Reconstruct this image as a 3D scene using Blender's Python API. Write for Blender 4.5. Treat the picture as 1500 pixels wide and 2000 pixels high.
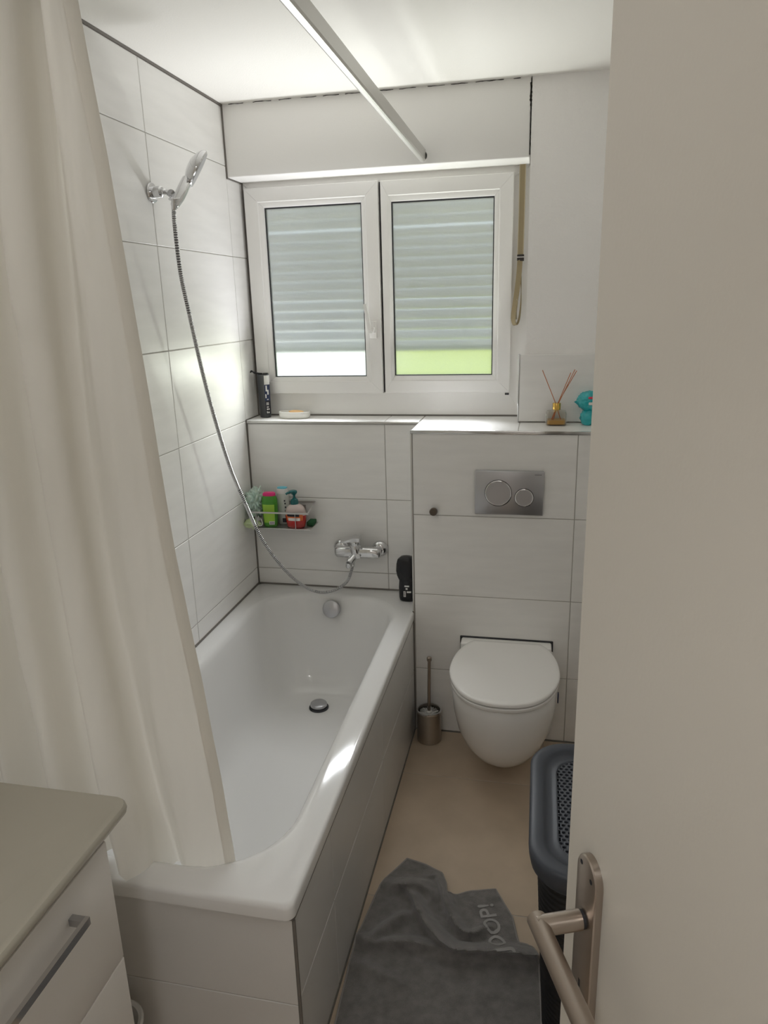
import bpy, bmesh, math, random
from mathutils import Vector, Matrix, noise
random.seed(4)
for o in list(bpy.data.objects):
    bpy.data.objects.remove(o, do_unlink=True)
scene = bpy.context.scene
COL = scene.collection
PI = math.pi

# ------------------------------------------------------------------ camera
CAM = Vector((1.195, -2.824, 1.7093))
YAW, PITCH, ROLL, FPX = 0.21447, -0.27996, -0.02811, 1410.67
cy, sy, cp, sp = math.cos(YAW), math.sin(YAW), math.cos(PITCH), math.sin(PITCH)
fw = Vector((-sy * cp, cy * cp, sp)); rt = Vector((cy, sy, 0)); up = rt.cross(fw)
cr, sr = math.cos(ROLL), math.sin(ROLL)
r2 = cr * rt + sr * up; u2 = -sr * rt + cr * up
cam_data = bpy.data.cameras.new('camera')
cam_data.sensor_fit = 'HORIZONTAL'; cam_data.sensor_width = 36.0
cam_data.lens = FPX / 1500 * 36.0
cam_data.clip_start = 0.01; cam_data.clip_end = 200
cam = bpy.data.objects.new('camera', cam_data); COL.objects.link(cam)
cam.matrix_world = Matrix(((r2.x, u2.x, -fw.x, CAM.x), (r2.y, u2.y, -fw.y, CAM.y), (r2.z, u2.z, -fw.z, CAM.z), (0, 0, 0, 1)))
scene.camera = cam

# ------------------------------------------------------------------ world, sun, daylight, exposure
world = bpy.data.worlds.new('sky'); scene.world = world; world.use_nodes = True
wn = world.node_tree; wn.nodes.clear()
wo = wn.nodes.new('ShaderNodeOutputWorld'); wb = wn.nodes.new('ShaderNodeBackground')
wb.inputs['Color'].default_value = (0.80, 0.90, 1.0, 1); wb.inputs['Strength'].default_value = 1.3
wn.links.new(wb.outputs[0], wo.inputs[0])

sun_d = bpy.data.lights.new('sun', 'SUN'); sun_d.energy = 3.0; sun_d.angle = 0.01; sun_d.color = (1, .96, .88)
sun = bpy.data.objects.new('sun', sun_d); COL.objects.link(sun)
sun.rotation_euler = (math.radians(-38), 0, math.radians(-25))     # shines towards the house side of the lawn
sun.rotation_euler = Vector((0.25, 0.35, -1)).to_track_quat('-Z', 'Y').to_euler()

def area(name, loc, direction, sx, szz, power, color, spread=180):
    d = bpy.data.lights.new(name, 'AREA'); d.shape = 'RECTANGLE'; d.size = sx; d.size_y = szz
    d.energy = power; d.color = color; d.spread = math.radians(spread)
    o = bpy.data.objects.new(name, d); COL.objects.link(o)
    z = -Vector(direction).normalized(); x = Vector((1, 0, 0)); x = (x - z * x.dot(z)).normalized(); y = z.cross(x)
    o.matrix_world = Matrix(((x.x, y.x, z.x, loc[0]), (x.y, y.y, z.y, loc[1]), (x.z, y.z, z.z, loc[2]), (0, 0, 0, 1)))
    return o
# daylight entering under the raised end of the roller shutter: off the sunny ground (upwards) and from the sky (downwards)
for nm, x, colr in (('left', .295, (.97, .98, 1)), ('right', .81, (.97, 1, .93))):
    area('daylight_from_ground_' + nm, (x, .080, 1.480), (0, -.44, .76), .39, .07, 1.05, colr, 104)
    area('daylight_from_sky_' + nm, (x, .080, 1.475), (-.05, -.66, -.62), .39, .08, .50, (.94, .97, 1), 84)
    area('daylight_sideways_' + nm, (x, .062, 1.478), (-.72, -.62, -.08), .12, .09, 0.17, (.95, 1, .88), 80)
scene.view_settings.view_transform = 'Standard'
scene.view_settings.look = 'None'
scene.view_settings.exposure = 1.02
scene.view_settings.gamma = 1.0
scene.view_settings.use_curve_mapping = False
cyc = scene.cycles
cyc.use_denoising = True
cyc.max_bounces = 14; cyc.diffuse_bounces = 8; cyc.glossy_bounces = 5; cyc.transmission_bounces = 8; cyc.transparent_max_bounces = 12
cyc.sample_clamp_indirect = 8.0
cyc.caustics_reflective = False; cyc.caustics_refractive = False

# ------------------------------------------------------------------ materials
MATS = {}
def mat(name, col=(.8, .8, .8), rough=.5, metal=0.0, spec=.5, bump=0.0, bscale=60.0, vary=0.0, vscale=3.0, trans=0.0, ior=1.45, coat=0.0, sheen=0.0, coords='Object', stretch=None, subs=0.0):
    m = bpy.data.materials.new(name); m.use_nodes = True
    nt = m.node_tree; b = nt.nodes['Principled BSDF']
    b.inputs['Base Color'].default_value = (*col, 1); b.inputs['Roughness'].default_value = rough
    b.inputs['Metallic'].default_value = metal; b.inputs['Specular IOR Level'].default_value = spec
    b.inputs['Transmission Weight'].default_value = trans; b.inputs['IOR'].default_value = ior
    b.inputs['Coat Weight'].default_value = coat; b.inputs['Coat Roughness'].default_value = .08
    b.inputs['Sheen Weight'].default_value = sheen
    b.inputs['Subsurface Weight'].default_value = subs
    if bump or vary:
        tc = nt.nodes.new('ShaderNodeTexCoord'); mp = nt.nodes.new('ShaderNodeMapping')
        nt.links.new(tc.outputs[coords], mp.inputs['Vector'])
        if stretch: mp.inputs['Scale'].default_value = stretch
    if bump:
        n = nt.nodes.new('ShaderNodeTexNoise'); n.inputs['Scale'].default_value = bscale; n.inputs['Detail'].default_value = 4
        bp = nt.nodes.new('ShaderNodeBump'); bp.inputs['Strength'].default_value = min(1, bump); bp.inputs['Distance'].default_value = .002
        nt.links.new(mp.outputs[0], n.inputs['Vector']); nt.links.new(n.outputs[0], bp.inputs['Height']); nt.links.new(bp.outputs[0], b.inputs['Normal'])
    if vary:
        n2 = nt.nodes.new('ShaderNodeTexNoise'); n2.inputs['Scale'].default_value = vscale; n2.inputs['Detail'].default_value = 5
        rp = nt.nodes.new('ShaderNodeValToRGB')
        rp.color_ramp.elements[0].position = .3; rp.color_ramp.elements[1].position = .7
        rp.color_ramp.elements[0].color = (*[c * (1 - vary) for c in col], 1); rp.color_ramp.elements[1].color = (*[min(1, c * (1 + vary)) for c in col], 1)
        nt.links.new(mp.outputs[0], n2.inputs['Vector']); nt.links.new(n2.outputs[0], rp.inputs[0]); nt.links.new(rp.outputs[0], b.inputs['Base Color'])
    MATS[name] = m
    return m

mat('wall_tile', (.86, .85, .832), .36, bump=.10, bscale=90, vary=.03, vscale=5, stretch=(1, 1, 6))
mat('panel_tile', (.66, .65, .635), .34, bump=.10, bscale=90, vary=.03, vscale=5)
mat('grout', (.45, .43, .40), .9)
mat('silicone', (.17, .155, .14), .6)
mat('plaster', (.93, .915, .90), .85, bump=1.0, bscale=110)
mat('ceiling_paint', (.90, .885, .85), .9, bump=.25, bscale=220)
mat('box_paint', (.90, .89, .87), .75, bump=.12, bscale=180)
mat('floor_tile', (.52, .42, .315), .45, bump=.2, bscale=60, vary=.10, vscale=6)
mat('upvc', (.90, .89, .87), .32)
mat('gasket', (.03, .03, .035), .5)
mat('chrome', (.72, .72, .73), .09, metal=1)
mat('satin_chrome', (.52, .52, .54), .32, metal=1)
mat('hose_metal', (.20, .20, .205), .35, metal=1)
mat('steel', (.50, .46, .42), .30, metal=1, bump=.15, bscale=300, stretch=(1, 1, 12))
mat('nickel', (.46, .40, .35), .30, metal=1)
mat('aluminium', (.62, .61, .59), .38, metal=1)
mat('tub_enamel', (.76, .755, .745), .09, coat=.3)
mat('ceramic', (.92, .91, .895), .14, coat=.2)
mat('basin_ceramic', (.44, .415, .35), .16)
mat('lacquer', (.80, .775, .74), .28)
mat('door_paint', (.68, .645, .58), .38, bump=.08, bscale=200)
mat('black_plastic', (.012, .012, .014), .25)
mat('basket_black', (.012, .012, .014), .45)
mat('lid_plastic', (.055, .062, .078), .42)
mat('towel', (.17, .16, .152), .95, bump=1.0, bscale=420, vary=.22, vscale=40, sheen=.4)
mat('towel_hem', (.30, .285, .27), .9, bump=.6, bscale=300)
mat('thread', (.36, .35, .34), .8)
mat('white_plastic', (.78, .77, .75), .3)
mat('green_plastic', (.07, .30, .03), .22, coat=.3)
mat('lime_label', (.36, .62, .07), .4)
mat('pink_plastic', (.75, .03, .20), .3)
mat('cyan_plastic', (.14, .55, .68), .3)
mat('teal_plastic', (.004, .115, .12), .22, coat=.3)
mat('milky_plastic', (.62, .64, .60), .25)
mat('clear_pump', (.60, .50, .47), .12, coat=.4)
mat('red_liquid', (.48, .015, .012), .12, coat=.4)
mat('label_black', (.02, .02, .03), .45)
mat('label_orange', (.75, .18, .05), .45)
mat('label_white', (.78, .77, .74), .5)
mat('loofah', (.56, .70, .62), .8, subs=.1)
mat('cloth_lime', (.60, .70, .42), .85)
mat('cord_white', (.8, .8, .78), .7)
mat('sponge_green', (.03, .12, .05), .95, bump=1, bscale=300)
mat('charcoal_plastic', (.045, .047, .052), .28, coat=.2)
mat('label_navy', (.03, .045, .11), .35)
mat('soap_dish', (.74, .73, .68), .4)
mat('soap', (.74, .46, .20), .45)
mat('brass_rubber', (.09, .065, .045), .35)
mat('gold', (.80, .52, .14), .18, metal=1)
mat('reed', (.52, .19, .09), .7)

mat('oil', (.62, .36, .10), .08)
mat('teal_foil', (.02, .42, .46), .22, coat=.5)
mat('red_print', (.7, .05, .10), .4)
mat('strap_fabric', (.36, .29, .175), .9, bump=.8, bscale=900)
mat('strap_edge', (.52, .46, .34), .9)
mat('buckle_metal', (.06, .055, .05), .35, metal=.6)
mat('dark_gap', (.01, .01, .01), .9)
mat('crack', (.03, .028, .025), 1.0)
mat('lawn', (.25, .30, .002), 1.0, vary=.18, vscale=2.0)
mat('terrace', (.86, .84, .80), .9, vary=.05, vscale=4)
mat('hall', (.80, .775, .74), .9)
mat('bristle', (.74, .74, .72), .7)

def curtain_mat():
    m = bpy.data.materials.new('curtain_fabric'); m.use_nodes = True; nt = m.node_tree; nt.nodes.clear()
    o = nt.nodes.new('ShaderNodeOutputMaterial'); mx = nt.nodes.new('ShaderNodeMixShader'); mx.inputs[0].default_value = .34
    d = nt.nodes.new('ShaderNodeBsdfDiffuse'); t = nt.nodes.new('ShaderNodeBsdfTranslucent')
    d.inputs[0].default_value = (.90, .88, .83, 1); t.inputs[0].default_value = (.90, .87, .81, 1)
    n = nt.nodes.new('ShaderNodeTexNoise'); n.inputs['Scale'].default_value = 25; bp = nt.nodes.new('ShaderNodeBump'); bp.inputs['Strength'].default_value = .15; bp.inputs['Distance'].default_value = .003
    nt.links.new(n.outputs[0], bp.inputs['Height']); nt.links.new(bp.outputs[0], d.inputs['Normal'])
    nt.links.new(d.outputs[0], mx.inputs[1]); nt.links.new(t.outputs[0], mx.inputs[2]); nt.links.new(mx.outputs[0], o.inputs[0])
    MATS['curtain'] = m
curtain_mat()
def frosted_mat():
    m = bpy.data.materials.new('frosted_glass'); m.use_nodes = True; nt = m.node_tree; nt.nodes.clear()
    N = nt.nodes.new; L = nt.links.new
    o = N('ShaderNodeOutputMaterial')
    tc = N('ShaderNodeTexCoord'); no = N('ShaderNodeTexNoise'); no.inputs['Scale'].default_value = 420; no.inputs['Detail'].default_value = 2
    L(tc.outputs['Object'], no.inputs['Vector'])
    rp = N('ShaderNodeMapRange'); rp.inputs['From Min'].default_value = .35; rp.inputs['From Max'].default_value = .65
    rp.inputs['To Min'].default_value = .22; rp.inputs['To Max'].default_value = .52
    L(no.outputs[0], rp.inputs[0])
    tr = N('ShaderNodeBsdfRefraction'); tr.inputs[0].default_value = (.96, .985, .97, 1); tr.inputs['Roughness'].default_value = .38; tr.inputs['IOR'].default_value = 1.30
    tl = N('ShaderNodeBsdfTranslucent'); tl.inputs[0].default_value = (.86, .90, .88, 1)
    mx = N('ShaderNodeMixShader'); L(rp.outputs[0], mx.inputs[0]); L(tr.outputs[0], mx.inputs[1]); L(tl.outputs[0], mx.inputs[2])
    gl = N('ShaderNodeBsdfGlossy'); gl.inputs['Roughness'].default_value = .22; gl.inputs[0].default_value = (1, 1, 1, 1)
    m2 = N('ShaderNodeMixShader'); m2.inputs[0].default_value = .06
    L(mx.outputs[0], m2.inputs[1]); L(gl.outputs[0], m2.inputs[2]); L(m2.outputs[0], o.inputs[0])
    MATS['frosted'] = m
frosted_mat()
def thin_glass():
    m = bpy.data.materials.new('thin_glass'); m.use_nodes = True; nt = m.node_tree; nt.nodes.clear(); N = nt.nodes.new; L = nt.links.new
    o = N('ShaderNodeOutputMaterial'); t = N('ShaderNodeBsdfTransparent'); t.inputs[0].default_value = (.90, .89, .86, 1); g = N('ShaderNodeBsdfGlossy'); g.inputs['Roughness'].default_value = .06
    lw = N('ShaderNodeLayerWeight'); lw.inputs[0].default_value = .25; mx = N('ShaderNodeMixShader'); L(lw.outputs['Facing'], mx.inputs[0]); L(t.outputs[0], mx.inputs[1]); L(g.outputs[0], mx.inputs[2]); L(mx.outputs[0], o.inputs[0])
    MATS['glass'] = m
thin_glass()
def slat_mat():
    m = bpy.data.materials.new('shutter_slat'); m.use_nodes = True; nt = m.node_tree; nt.nodes.clear()
    o = nt.nodes.new('ShaderNodeOutputMaterial'); mx = nt.nodes.new('ShaderNodeMixShader'); mx.inputs[0].default_value = .52
    d = nt.nodes.new('ShaderNodeBsdfDiffuse'); t = nt.nodes.new('ShaderNodeBsdfTranslucent')
    d.inputs[0].default_value = (.80, .80, .79, 1); t.inputs[0].default_value = (.90, .86, .86, 1)
    nt.links.new(d.outputs[0], mx.inputs[1]); nt.links.new(t.outputs[0], mx.inputs[2]); nt.links.new(mx.outputs[0], o.inputs[0])
    MATS['slat'] = m
slat_mat()

# ------------------------------------------------------------------ helpers
def obj(name, me, m=None, parent=None, loc=None):
    o = bpy.data.objects.new(name, me); COL.objects.link(o)
    if m and me is not None and not me.materials: me.materials.append(MATS[m])
    if parent: o.parent = parent
    if loc: o.location = loc
    return o
def mesh(name, V, F, smooth=False, angle=40):
    me = bpy.data.meshes.new(name); me.from_pydata([tuple(v) for v in V], [], F); me.update()
    if smooth:
        me.shade_smooth()
        me.set_sharp_from_angle(angle=math.radians(angle))
    return me
def make(name, V, F, m, parent=None, smooth=False, angle=40):
    bm_me = mesh(name, V, F, smooth, angle)
    return obj(name, bm_me, m, parent)
def fix(me):
    bm = bmesh.new(); bm.from_mesh(me); bmesh.ops.recalc_face_normals(bm, faces=bm.faces); bm.to_mesh(me); bm.free()
def box(name, x0, x1, y0, y1, z0, z1, m, parent=None, bev=0.0, seg=2, smooth=False):
    bm = bmesh.new()
    bmesh.ops.create_cube(bm, size=1)
    for v in bm.verts:
        v.co = Vector(((x0 + x1) / 2 + v.co.x * (x1 - x0), (y0 + y1) / 2 + v.co.y * (y1 - y0), (z0 + z1) / 2 + v.co.z * (z1 - z0)))
    if bev:
        bmesh.ops.bevel(bm, geom=bm.edges[:], offset=bev, segments=seg, affect='EDGES', profile=.5)
    me = bpy.data.meshes.new(name); bm.to_mesh(me); bm.free()
    if bev:
        me.shade_smooth(); me.set_sharp_from_angle(angle=math.radians(50))
    return obj(name, me, m, parent)
def thing(name, label, cat, group=None, loc=(0, 0, 0)):
    o = bpy.data.objects.new(name, None); COL.objects.link(o); o.location = loc
    o.empty_display_size = .05
    o['label'] = label; o['category'] = cat
    if group: o['group'] = group
    return o
def tag(o, label, cat, group=None):
    o['label'] = label; o['category'] = cat
    if group: o['group'] = group
    return o
def struct(o, label=None):
    o['kind'] = 'structure'
    if label: o['label'] = label
    return o
def sempty(name, label):
    o = bpy.data.objects.new(name, None); COL.objects.link(o); o['kind'] = 'structure'; o['label'] = label; o.empty_display_size = .05
    return o
def basis(d):
    d = Vector(d).normalized(); a = Vector((0, 0, 1)) if abs(d.z) < .9 else Vector((1, 0, 0))
    x = a.cross(d).normalized(); return x, d.cross(x), d
def lathe_data(profile, origin, axis=(0, 0, 1), n=28, cap=True):
    """profile: list of (radius, height) along axis"""
    X, Y, D = basis(axis); O = Vector(origin); V = []; F = []
    for r, h in profile:
        for k in range(n):
            a = 2 * PI * k / n; V.append(O + D * h + X * (r * math.cos(a)) + Y * (r * math.sin(a)))
    for i in range(len(profile) - 1):
        for k in range(n):
            k2 = (k + 1) % n; F.append((i * n + k, i * n + k2, (i + 1) * n + k2, (i + 1) * n + k))
    if cap:
        F.append(tuple(range(n - 1, -1, -1))); b = (len(profile) - 1) * n; F.append(tuple(range(b, b + n)))
    return V, F
def lathe(name, profile, origin, m, parent=None, axis=(0, 0, 1), n=28, cap=True, angle=35):
    V, F = lathe_data(profile, origin, axis, n, cap)
    return make(name, V, F, m, parent, True, angle)
def catmull(pts, sub=8, closed=False):
    P = [Vector(p) for p in pts]; n = len(P); out = []
    rng = range(n) if closed else range(n - 1)
    for i in rng:
        if closed: p0, p1, p2, p3 = P[(i - 1) % n], P[i], P[(i + 1) % n], P[(i + 2) % n]
        else: p0, p1, p2, p3 = P[max(0, i - 1)], P[i], P[i + 1], P[min(n - 1, i + 2)]
        for k in range(sub):
            t = k / sub
            out.append(.5 * ((2 * p1) + (-p0 + p2) * t + (2 * p0 - 5 * p1 + 4 * p2 - p3) * t * t + (-p0 + 3 * p1 - 3 * p2 + p3) * t ** 3))
    if not closed: out.append(P[-1])
    return out
def tube_data(path, rad, n=10, cap=True, ref=None):
    P = [Vector(p) for p in path]; V = []; F = []
    T = [(P[min(i + 1, len(P) - 1)] - P[max(i - 1, 0)]).normalized() for i in range(len(P))]
    X = basis(T[0])[0] if ref is None else (Vector(ref) - T[0] * Vector(ref).dot(T[0])).normalized()
    for i, p in enumerate(P):
        X = (X - T[i] * X.dot(T[i])).normalized(); Y = T[i].cross(X)
        r = rad(i / (len(P) - 1)) if callable(rad) else rad
        ra, rb = r if isinstance(r, tuple) else (r, r)
        for k in range(n):
            a = 2 * PI * k / n; V.append(p + X * (ra * math.cos(a)) + Y * (rb * math.sin(a)))
    for i in range(len(P) - 1):
        for k in range(n):
            k2 = (k + 1) % n; F.append((i * n + k, i * n + k2, (i + 1) * n + k2, (i + 1) * n + k))
    if cap:
        F.append(tuple(range(n - 1, -1, -1))); b = (len(P) - 1) * n; F.append(tuple(range(b, b + n)))
    return V, F
def tube(name, path, rad, m, parent=None, n=10, cap=True, ref=None):
    V, F = tube_data(path, rad, n, cap, ref); return make(name, V, F, m, parent, True, 50)
def rrect(x0, x1, y0, y1, r, n=8):
    out = []
    if not isinstance(r, (tuple, list)): r = (r,) * 4
    for (cx, cyy, a0, rr) in ((x1, y1, 0, r[0]), (x0, y1, 90, r[1]), (x0, y0, 180, r[2]), (x1, y0, 270, r[3])):
        ox = cx - rr if cx == x1 else cx + rr; oy = cyy - rr if cyy == y1 else cyy + rr
        for k in range(n + 1):
            a = math.radians(a0 + 90 * k / n); out.append((ox + rr * math.cos(a), oy + rr * math.sin(a)))
    return out
def loft(rings, cap0=True, cap1=True):
    n = len(rings[0]); V = [Vector(p) for r in rings for p in r]; F = []
    for i in range(len(rings) - 1):
        for k in range(n):
            k2 = (k + 1) % n; F.append((i * n + k, i * n + k2, (i + 1) * n + k2, (i + 1) * n + k))
    if cap0: F.append(tuple(range(n - 1, -1, -1)))
    if cap1: b = (len(rings) - 1) * n; F.append(tuple(range(b, b + n)))
    return V, F
def loft_obj(name, rings, m, parent=None, cap0=True, cap1=True, angle=40):
    V, F = loft(rings, cap0, cap1); o = make(name, V, F, m, parent, True, angle); fix_if(o.data); return o
def fix_if(me):
    fix(me)
TILE_CACHE = {}
def tile(parent, c, U, Vv, N, w, h, m='wall_tile', t=.009, ch=.0012, name='tile'):
    key = (round(w, 4), round(h, 4), tuple(U), tuple(Vv), tuple(N), m)
    if key not in TILE_CACHE:
        U, Vv, N = Vector(U), Vector(Vv), Vector(N); V = []
        for (s, d) in ((0, -t), (0, -ch), (ch, 0)):
            for a, b in ((-1, -1), (1, -1), (1, 1), (-1, 1)):
                V.append(U * (a * (w / 2 - s)) + Vv * (b * (h / 2 - s)) + N * d)
        F = [(8, 9, 10, 11), (3, 2, 1, 0)]
        for i in (0, 4):
            for k in range(4): F.append((i + k, i + (k + 1) % 4, i + 4 + (k + 1) % 4, i + 4 + k))
        me = mesh(name, V, F); fix(me); me.materials.append(MATS[m]); TILE_CACHE[key] = me
    o = bpy.data.objects.new(name, TILE_CACHE[key]); COL.objects.link(o); o.parent = parent; o.location = c
    return o
G = .003
def tiles_x(parent, X, n, ys, zs, m='wall_tile', skip=None):      # face plane at x = X
    for i in range(len(ys) - 1):
        for j in range(len(zs) - 1):
            if skip and skip(i, j): continue
            a, b = sorted((ys[i], ys[i + 1])); tile(parent, (X, (a + b) / 2, (zs[j] + zs[j + 1]) / 2), (0, 1, 0), (0, 0, 1), (n, 0, 0), b - a - G, zs[j + 1] - zs[j] - G, m)
def tiles_y(parent, Y, xs, zs, m='wall_tile', skip=None):         # face plane at y = Y, facing -Y
    for i in range(len(xs) - 1):
        for j in range(len(zs) - 1):
            if skip and skip(i, j): continue
            tile(parent, ((xs[i] + xs[i + 1]) / 2, Y, (zs[j] + zs[j + 1]) / 2), (1, 0, 0), (0, 0, 1), (0, -1, 0), xs[i + 1] - xs[i] - G, zs[j + 1] - zs[j] - G, m)
def tile_z(parent, x0, x1, y0, y1, Z, m='wall_tile', t=.009):
    tile(parent, ((x0 + x1) / 2, (y0 + y1) / 2, Z), (1, 0, 0), (0, 1, 0), (0, 0, 1), x1 - x0 - G, y1 - y0 - G, m, t)

# ------------------------------------------------------------------ the room
H = 2.442; XR = 1.66; YF = -2.87; LEDGE = 1.258; D = .207; SX = .733; TUBH = .531; TW = .7325
REC = .002
flo = struct(box('floor', -.15, XR + .15, YF - .12, .25, -.1, -REC, 'grout'), 'beige tiled bathroom floor')
xs = [.655, 1.255, XR]; ys_ = [-D, -.505, -1.105, -1.705, -2.305, -2.87]
for i in range(2):
    for j in range(5):
        tile_z(flo, xs[i], xs[i + 1], ys_[j + 1], ys_[j], 0, 'floor_tile')
for j in (3, 4): tile_z(flo, .055, .655, ys_[j + 1], ys_[j], 0, 'floor_tile')
struct(box('ceiling', -.15, XR + .15, YF - .12, .25, H, H + .1, 'ceiling_paint'), 'cream white painted ceiling')
wl = struct(box('wall_left', -.15, -REC, YF, .25, 0, H, 'grout'), 'tiled left wall beside the bathtub')
T = .3252
tiles_x(wl, 0, 1, [.147, .0, -.594, -1.194, -1.794, -2.394, -2.868], [.28, .6052, .9304, 1.2556, 1.5808, 1.906, 2.2312, H - .006])
wb_ = struct(box('wall_back', -REC, SX + .01, REC, .25, 0, LEDGE - .004, 'grout'), 'tiled back wall under the window behind the bathtub')
tiles_y(wb_, 0, [.004, .592, SX - .002], [.28, .6052, .9304, LEDGE - .012])
wt = struct(box('wall_toilet', SX + REC, XR, -D + REC, .25, 0, LEDGE - .004, 'grout'), 'tiled box wall behind the toilet')
tiles_y(wt, -D, [SX + .006, 1.337, XR], [.004, .2825, .6075, .9327, LEDGE - .010])
tiles_x(wt, SX, -1, [-D + .004, -.001], [.28, .6075, .9327, LEDGE - .010])
led = struct(box('trim_1', 0, SX, .001, .147, LEDGE - .010, LEDGE - REC, 'grout'), 'narrow tiled ledge below the window')
tile_z(led, 0.002, .592, -.003, .147, LEDGE); tile_z(led, .592, SX + .001, -.003, .147, LEDGE)
led2 = struct(box('trim_2', SX + .002, XR, -D + .002, .147, LEDGE - .010, LEDGE - REC, 'grout'), 'deep tiled ledge above the toilet')
tile_z(led2, SX + .002, 1.127, -D + .001, .147, LEDGE); tile_z(led2, 1.127, XR, -D + .001, -.010, LEDGE)
struct(box('trim_3', SX - .001, XR, -D - .0025, -D + .003, LEDGE - .012, LEDGE + .0008, 'chrome', bev=.001), 'chrome edge along the toilet ledge')
struct(box('trim_4', SX - .0015, SX + .0055, -D - .0015, -D + .006, TUBH - .05, LEDGE - .012, 'aluminium', bev=.0015), 'metal corner edge beside the bathtub')
struct(box('trim_5', 0.004, SX - .002, -.0045, .001, LEDGE - .0115, LEDGE - .002, 'aluminium', bev=.001), 'metal edge along the window ledge')
# plaster wall right of the window, with a tiled upstand
wr = struct(box('wall_back_right', 1.1405, XR, 0, .25, LEDGE - .006, H, 'plaster'), 'white plaster wall right of the window')
ups = struct(box('trim_6', 1.122, XR, -.006, .0005, LEDGE, 1.512, 'grout'), 'grey tile upstand behind the reed diffuser')
tile(ups, ((1.1205 + XR) / 2, -.012, (LEDGE + 1.513) / 2 + .002), (1, 0, 0), (0, 0, 1), (0, -1, 0), XR - 1.1225, 1.513 - LEDGE - .004)
struct(box('trim_7', 1.1165, 1.1215, -.0135, .01, LEDGE, 1.516, 'chrome', bev=.0015), 'chrome edge of the tile upstand')
# shutter box above the window
lin = struct(box('wall_lintel', 0.003, 1.137, 0, .25, 2.190, H + .004, 'box_paint', bev=.004), 'white shutter box above the window')
def crack(pts, w, nrm, parent):
    V = []; F = []
    for i, (x, z) in enumerate(pts):
        ww = w * (.25 + .9 * random.random())
        V += [(x - nrm[0] * ww, -.0012, z - nrm[1] * ww), (x + nrm[0] * ww, -.0012, z + nrm[1] * ww), (x - nrm[0] * ww, .004, z - nrm[1] * ww), (x + nrm[0] * ww, .004, z + nrm[1] * ww)]
        if i: a = 4 * (i - 1); b = 4 * i; F += [(a, a + 1, b + 1, b), (a, b, b + 2, a + 2), (a + 1, a + 3, b + 3, b + 1)]
    o = make('crack', V, F, 'crack', parent); fix(o.data)
xx = .03
while xx < 1.10:
    nn_ = random.randint(3, 11); crack([(xx + i * .012, H - .0022 + random.uniform(-.0010, .0010)) for i in range(nn_)], .0011, (0, 1), lin); xx += nn_ * .012 + random.uniform(.004, .03)
crack([(1.1375 + random.uniform(-.001, .001), H - .004 - i * .012) for i in range(21)], .0012, (1, 0), lin)
crack([(1.1365 + random.uniform(-.0015, .0015), H - .018 - i * .006) for i in range(13)], .0042, (1, 0), lin)
# right wall, door wall, hall beyond the doorway
struct(box('wall_right', XR, XR + .15, YF, .25, 0, H, 'plaster'), 'white plaster right wall behind the open door')
wf = sempty('wall_front', 'wall with the doorway behind the viewer')
box('wall_panel', -.15, .70, YF - .12, YF, 0, H, 'plaster', wf); box('wall_panel', 1.58, XR + .15, YF - .12, YF, 0, H, 'plaster', wf)
box('wall_panel', .70, 1.58, YF - .12, YF, 2.06, H, 'plaster', wf)
hall = sempty('wall_hall', 'hallway walls beyond the doorway')
box('wall_panel', -1.0, 3.2, -4.35, -4.25, 0, 2.5, 'hall', hall); box('wall_panel', -1.1, -1.0, -4.35, YF - .12, 0, 2.5, 'hall', hall); box('wall_panel', 3.2, 3.3, -4.35, YF - .12, 0, 2.5, 'hall', hall)
box('wall_panel', -1.0, -.15, YF - .22, YF - .12, 0, 2.5, 'hall', hall); box('wall_panel', XR + .15, 3.2, YF - .22, YF - .12, 0, 2.5, 'hall', hall)
box('floor_panel', -1.1, 3.3, -4.35, YF - .12, -.1, 0, 'hall', hall); box('ceiling_panel', -1.1, 3.3, -4.35, YF - .12, 2.5, 2.6, 'hall', hall)
# silicone joints
sil = sempty('trim_8', 'grey silicone joints of the tiled walls')
def joint(path, r, nm='silicone_joint'): tube(nm, path, r, 'silicone', sil, 6)
joint([(0, 0, TUBH), (0, 0, LEDGE)], .0045); joint([(0.001, .001, 2.19), (0.001, .001, H)], .005)
joint([(0, -2.86, H - .001), (0, 0.0, H - .001)], .0058); joint([(0.001, 0, 2.190), (.001, .147, 2.190)], .004)
joint([(0.0, .001, LEDGE), (0, .146, LEDGE)], .004); joint([(.001, .146, LEDGE), (.001, .146, 2.19)], .005)
joint([(0, -1.70, TUBH), (0, 0, TUBH)], .0055); joint([(0, 0, TUBH), (SX, 0, TUBH)], .0055)
joint([(0, .146, LEDGE + .002), (1.118, .146, LEDGE + .002)], .005); joint([(1.121, -.012, LEDGE), (XR, -.012, LEDGE)], .004)
joint([(SX, -D, 0), (SX, -D, TUBH)], .004); joint([(SX, -D, 0), (XR, -D, 0)], .004); joint([(TW, -1.69, 0), (TW, -D, 0)], .004)
joint([(TW - .001, -1.689, 0), (TW - .001, -1.689, .487)], .004)
joint([(0.02, -1.689, .490), (TW - .002, -1.689, .490)], .0045); joint([(TW - .001, -1.689, .489), (TW - .001, -D, .489)], .003)

# ------------------------------------------------------------------ outside
def ground(name, pts, z, m, label):
    n_ = len(pts); V = [(x, y, zz) for zz in (z - .15, z) for x, y in pts]
    F = [tuple(range(n_ - 1, -1, -1)), tuple(range(n_, 2 * n_))] + [(k, (k + 1) % n_, n_ + (k + 1) % n_, n_ + k) for k in range(n_)]
    o = make(name, V, F, m); fix(o.data); return struct(o, label)
GZ = 1.24
ground('lawn', [(.40, .8), (16, .8), (16, 40), (-8.22, 40)], GZ, 'lawn', 'sunlit lawn outside the window')
ground('terrace', [(-16, .8), (.40, .8), (-8.22, 40), (-16, 40)], GZ + .004, 'terrace', 'white sunlit terrace outside the window')

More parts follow.
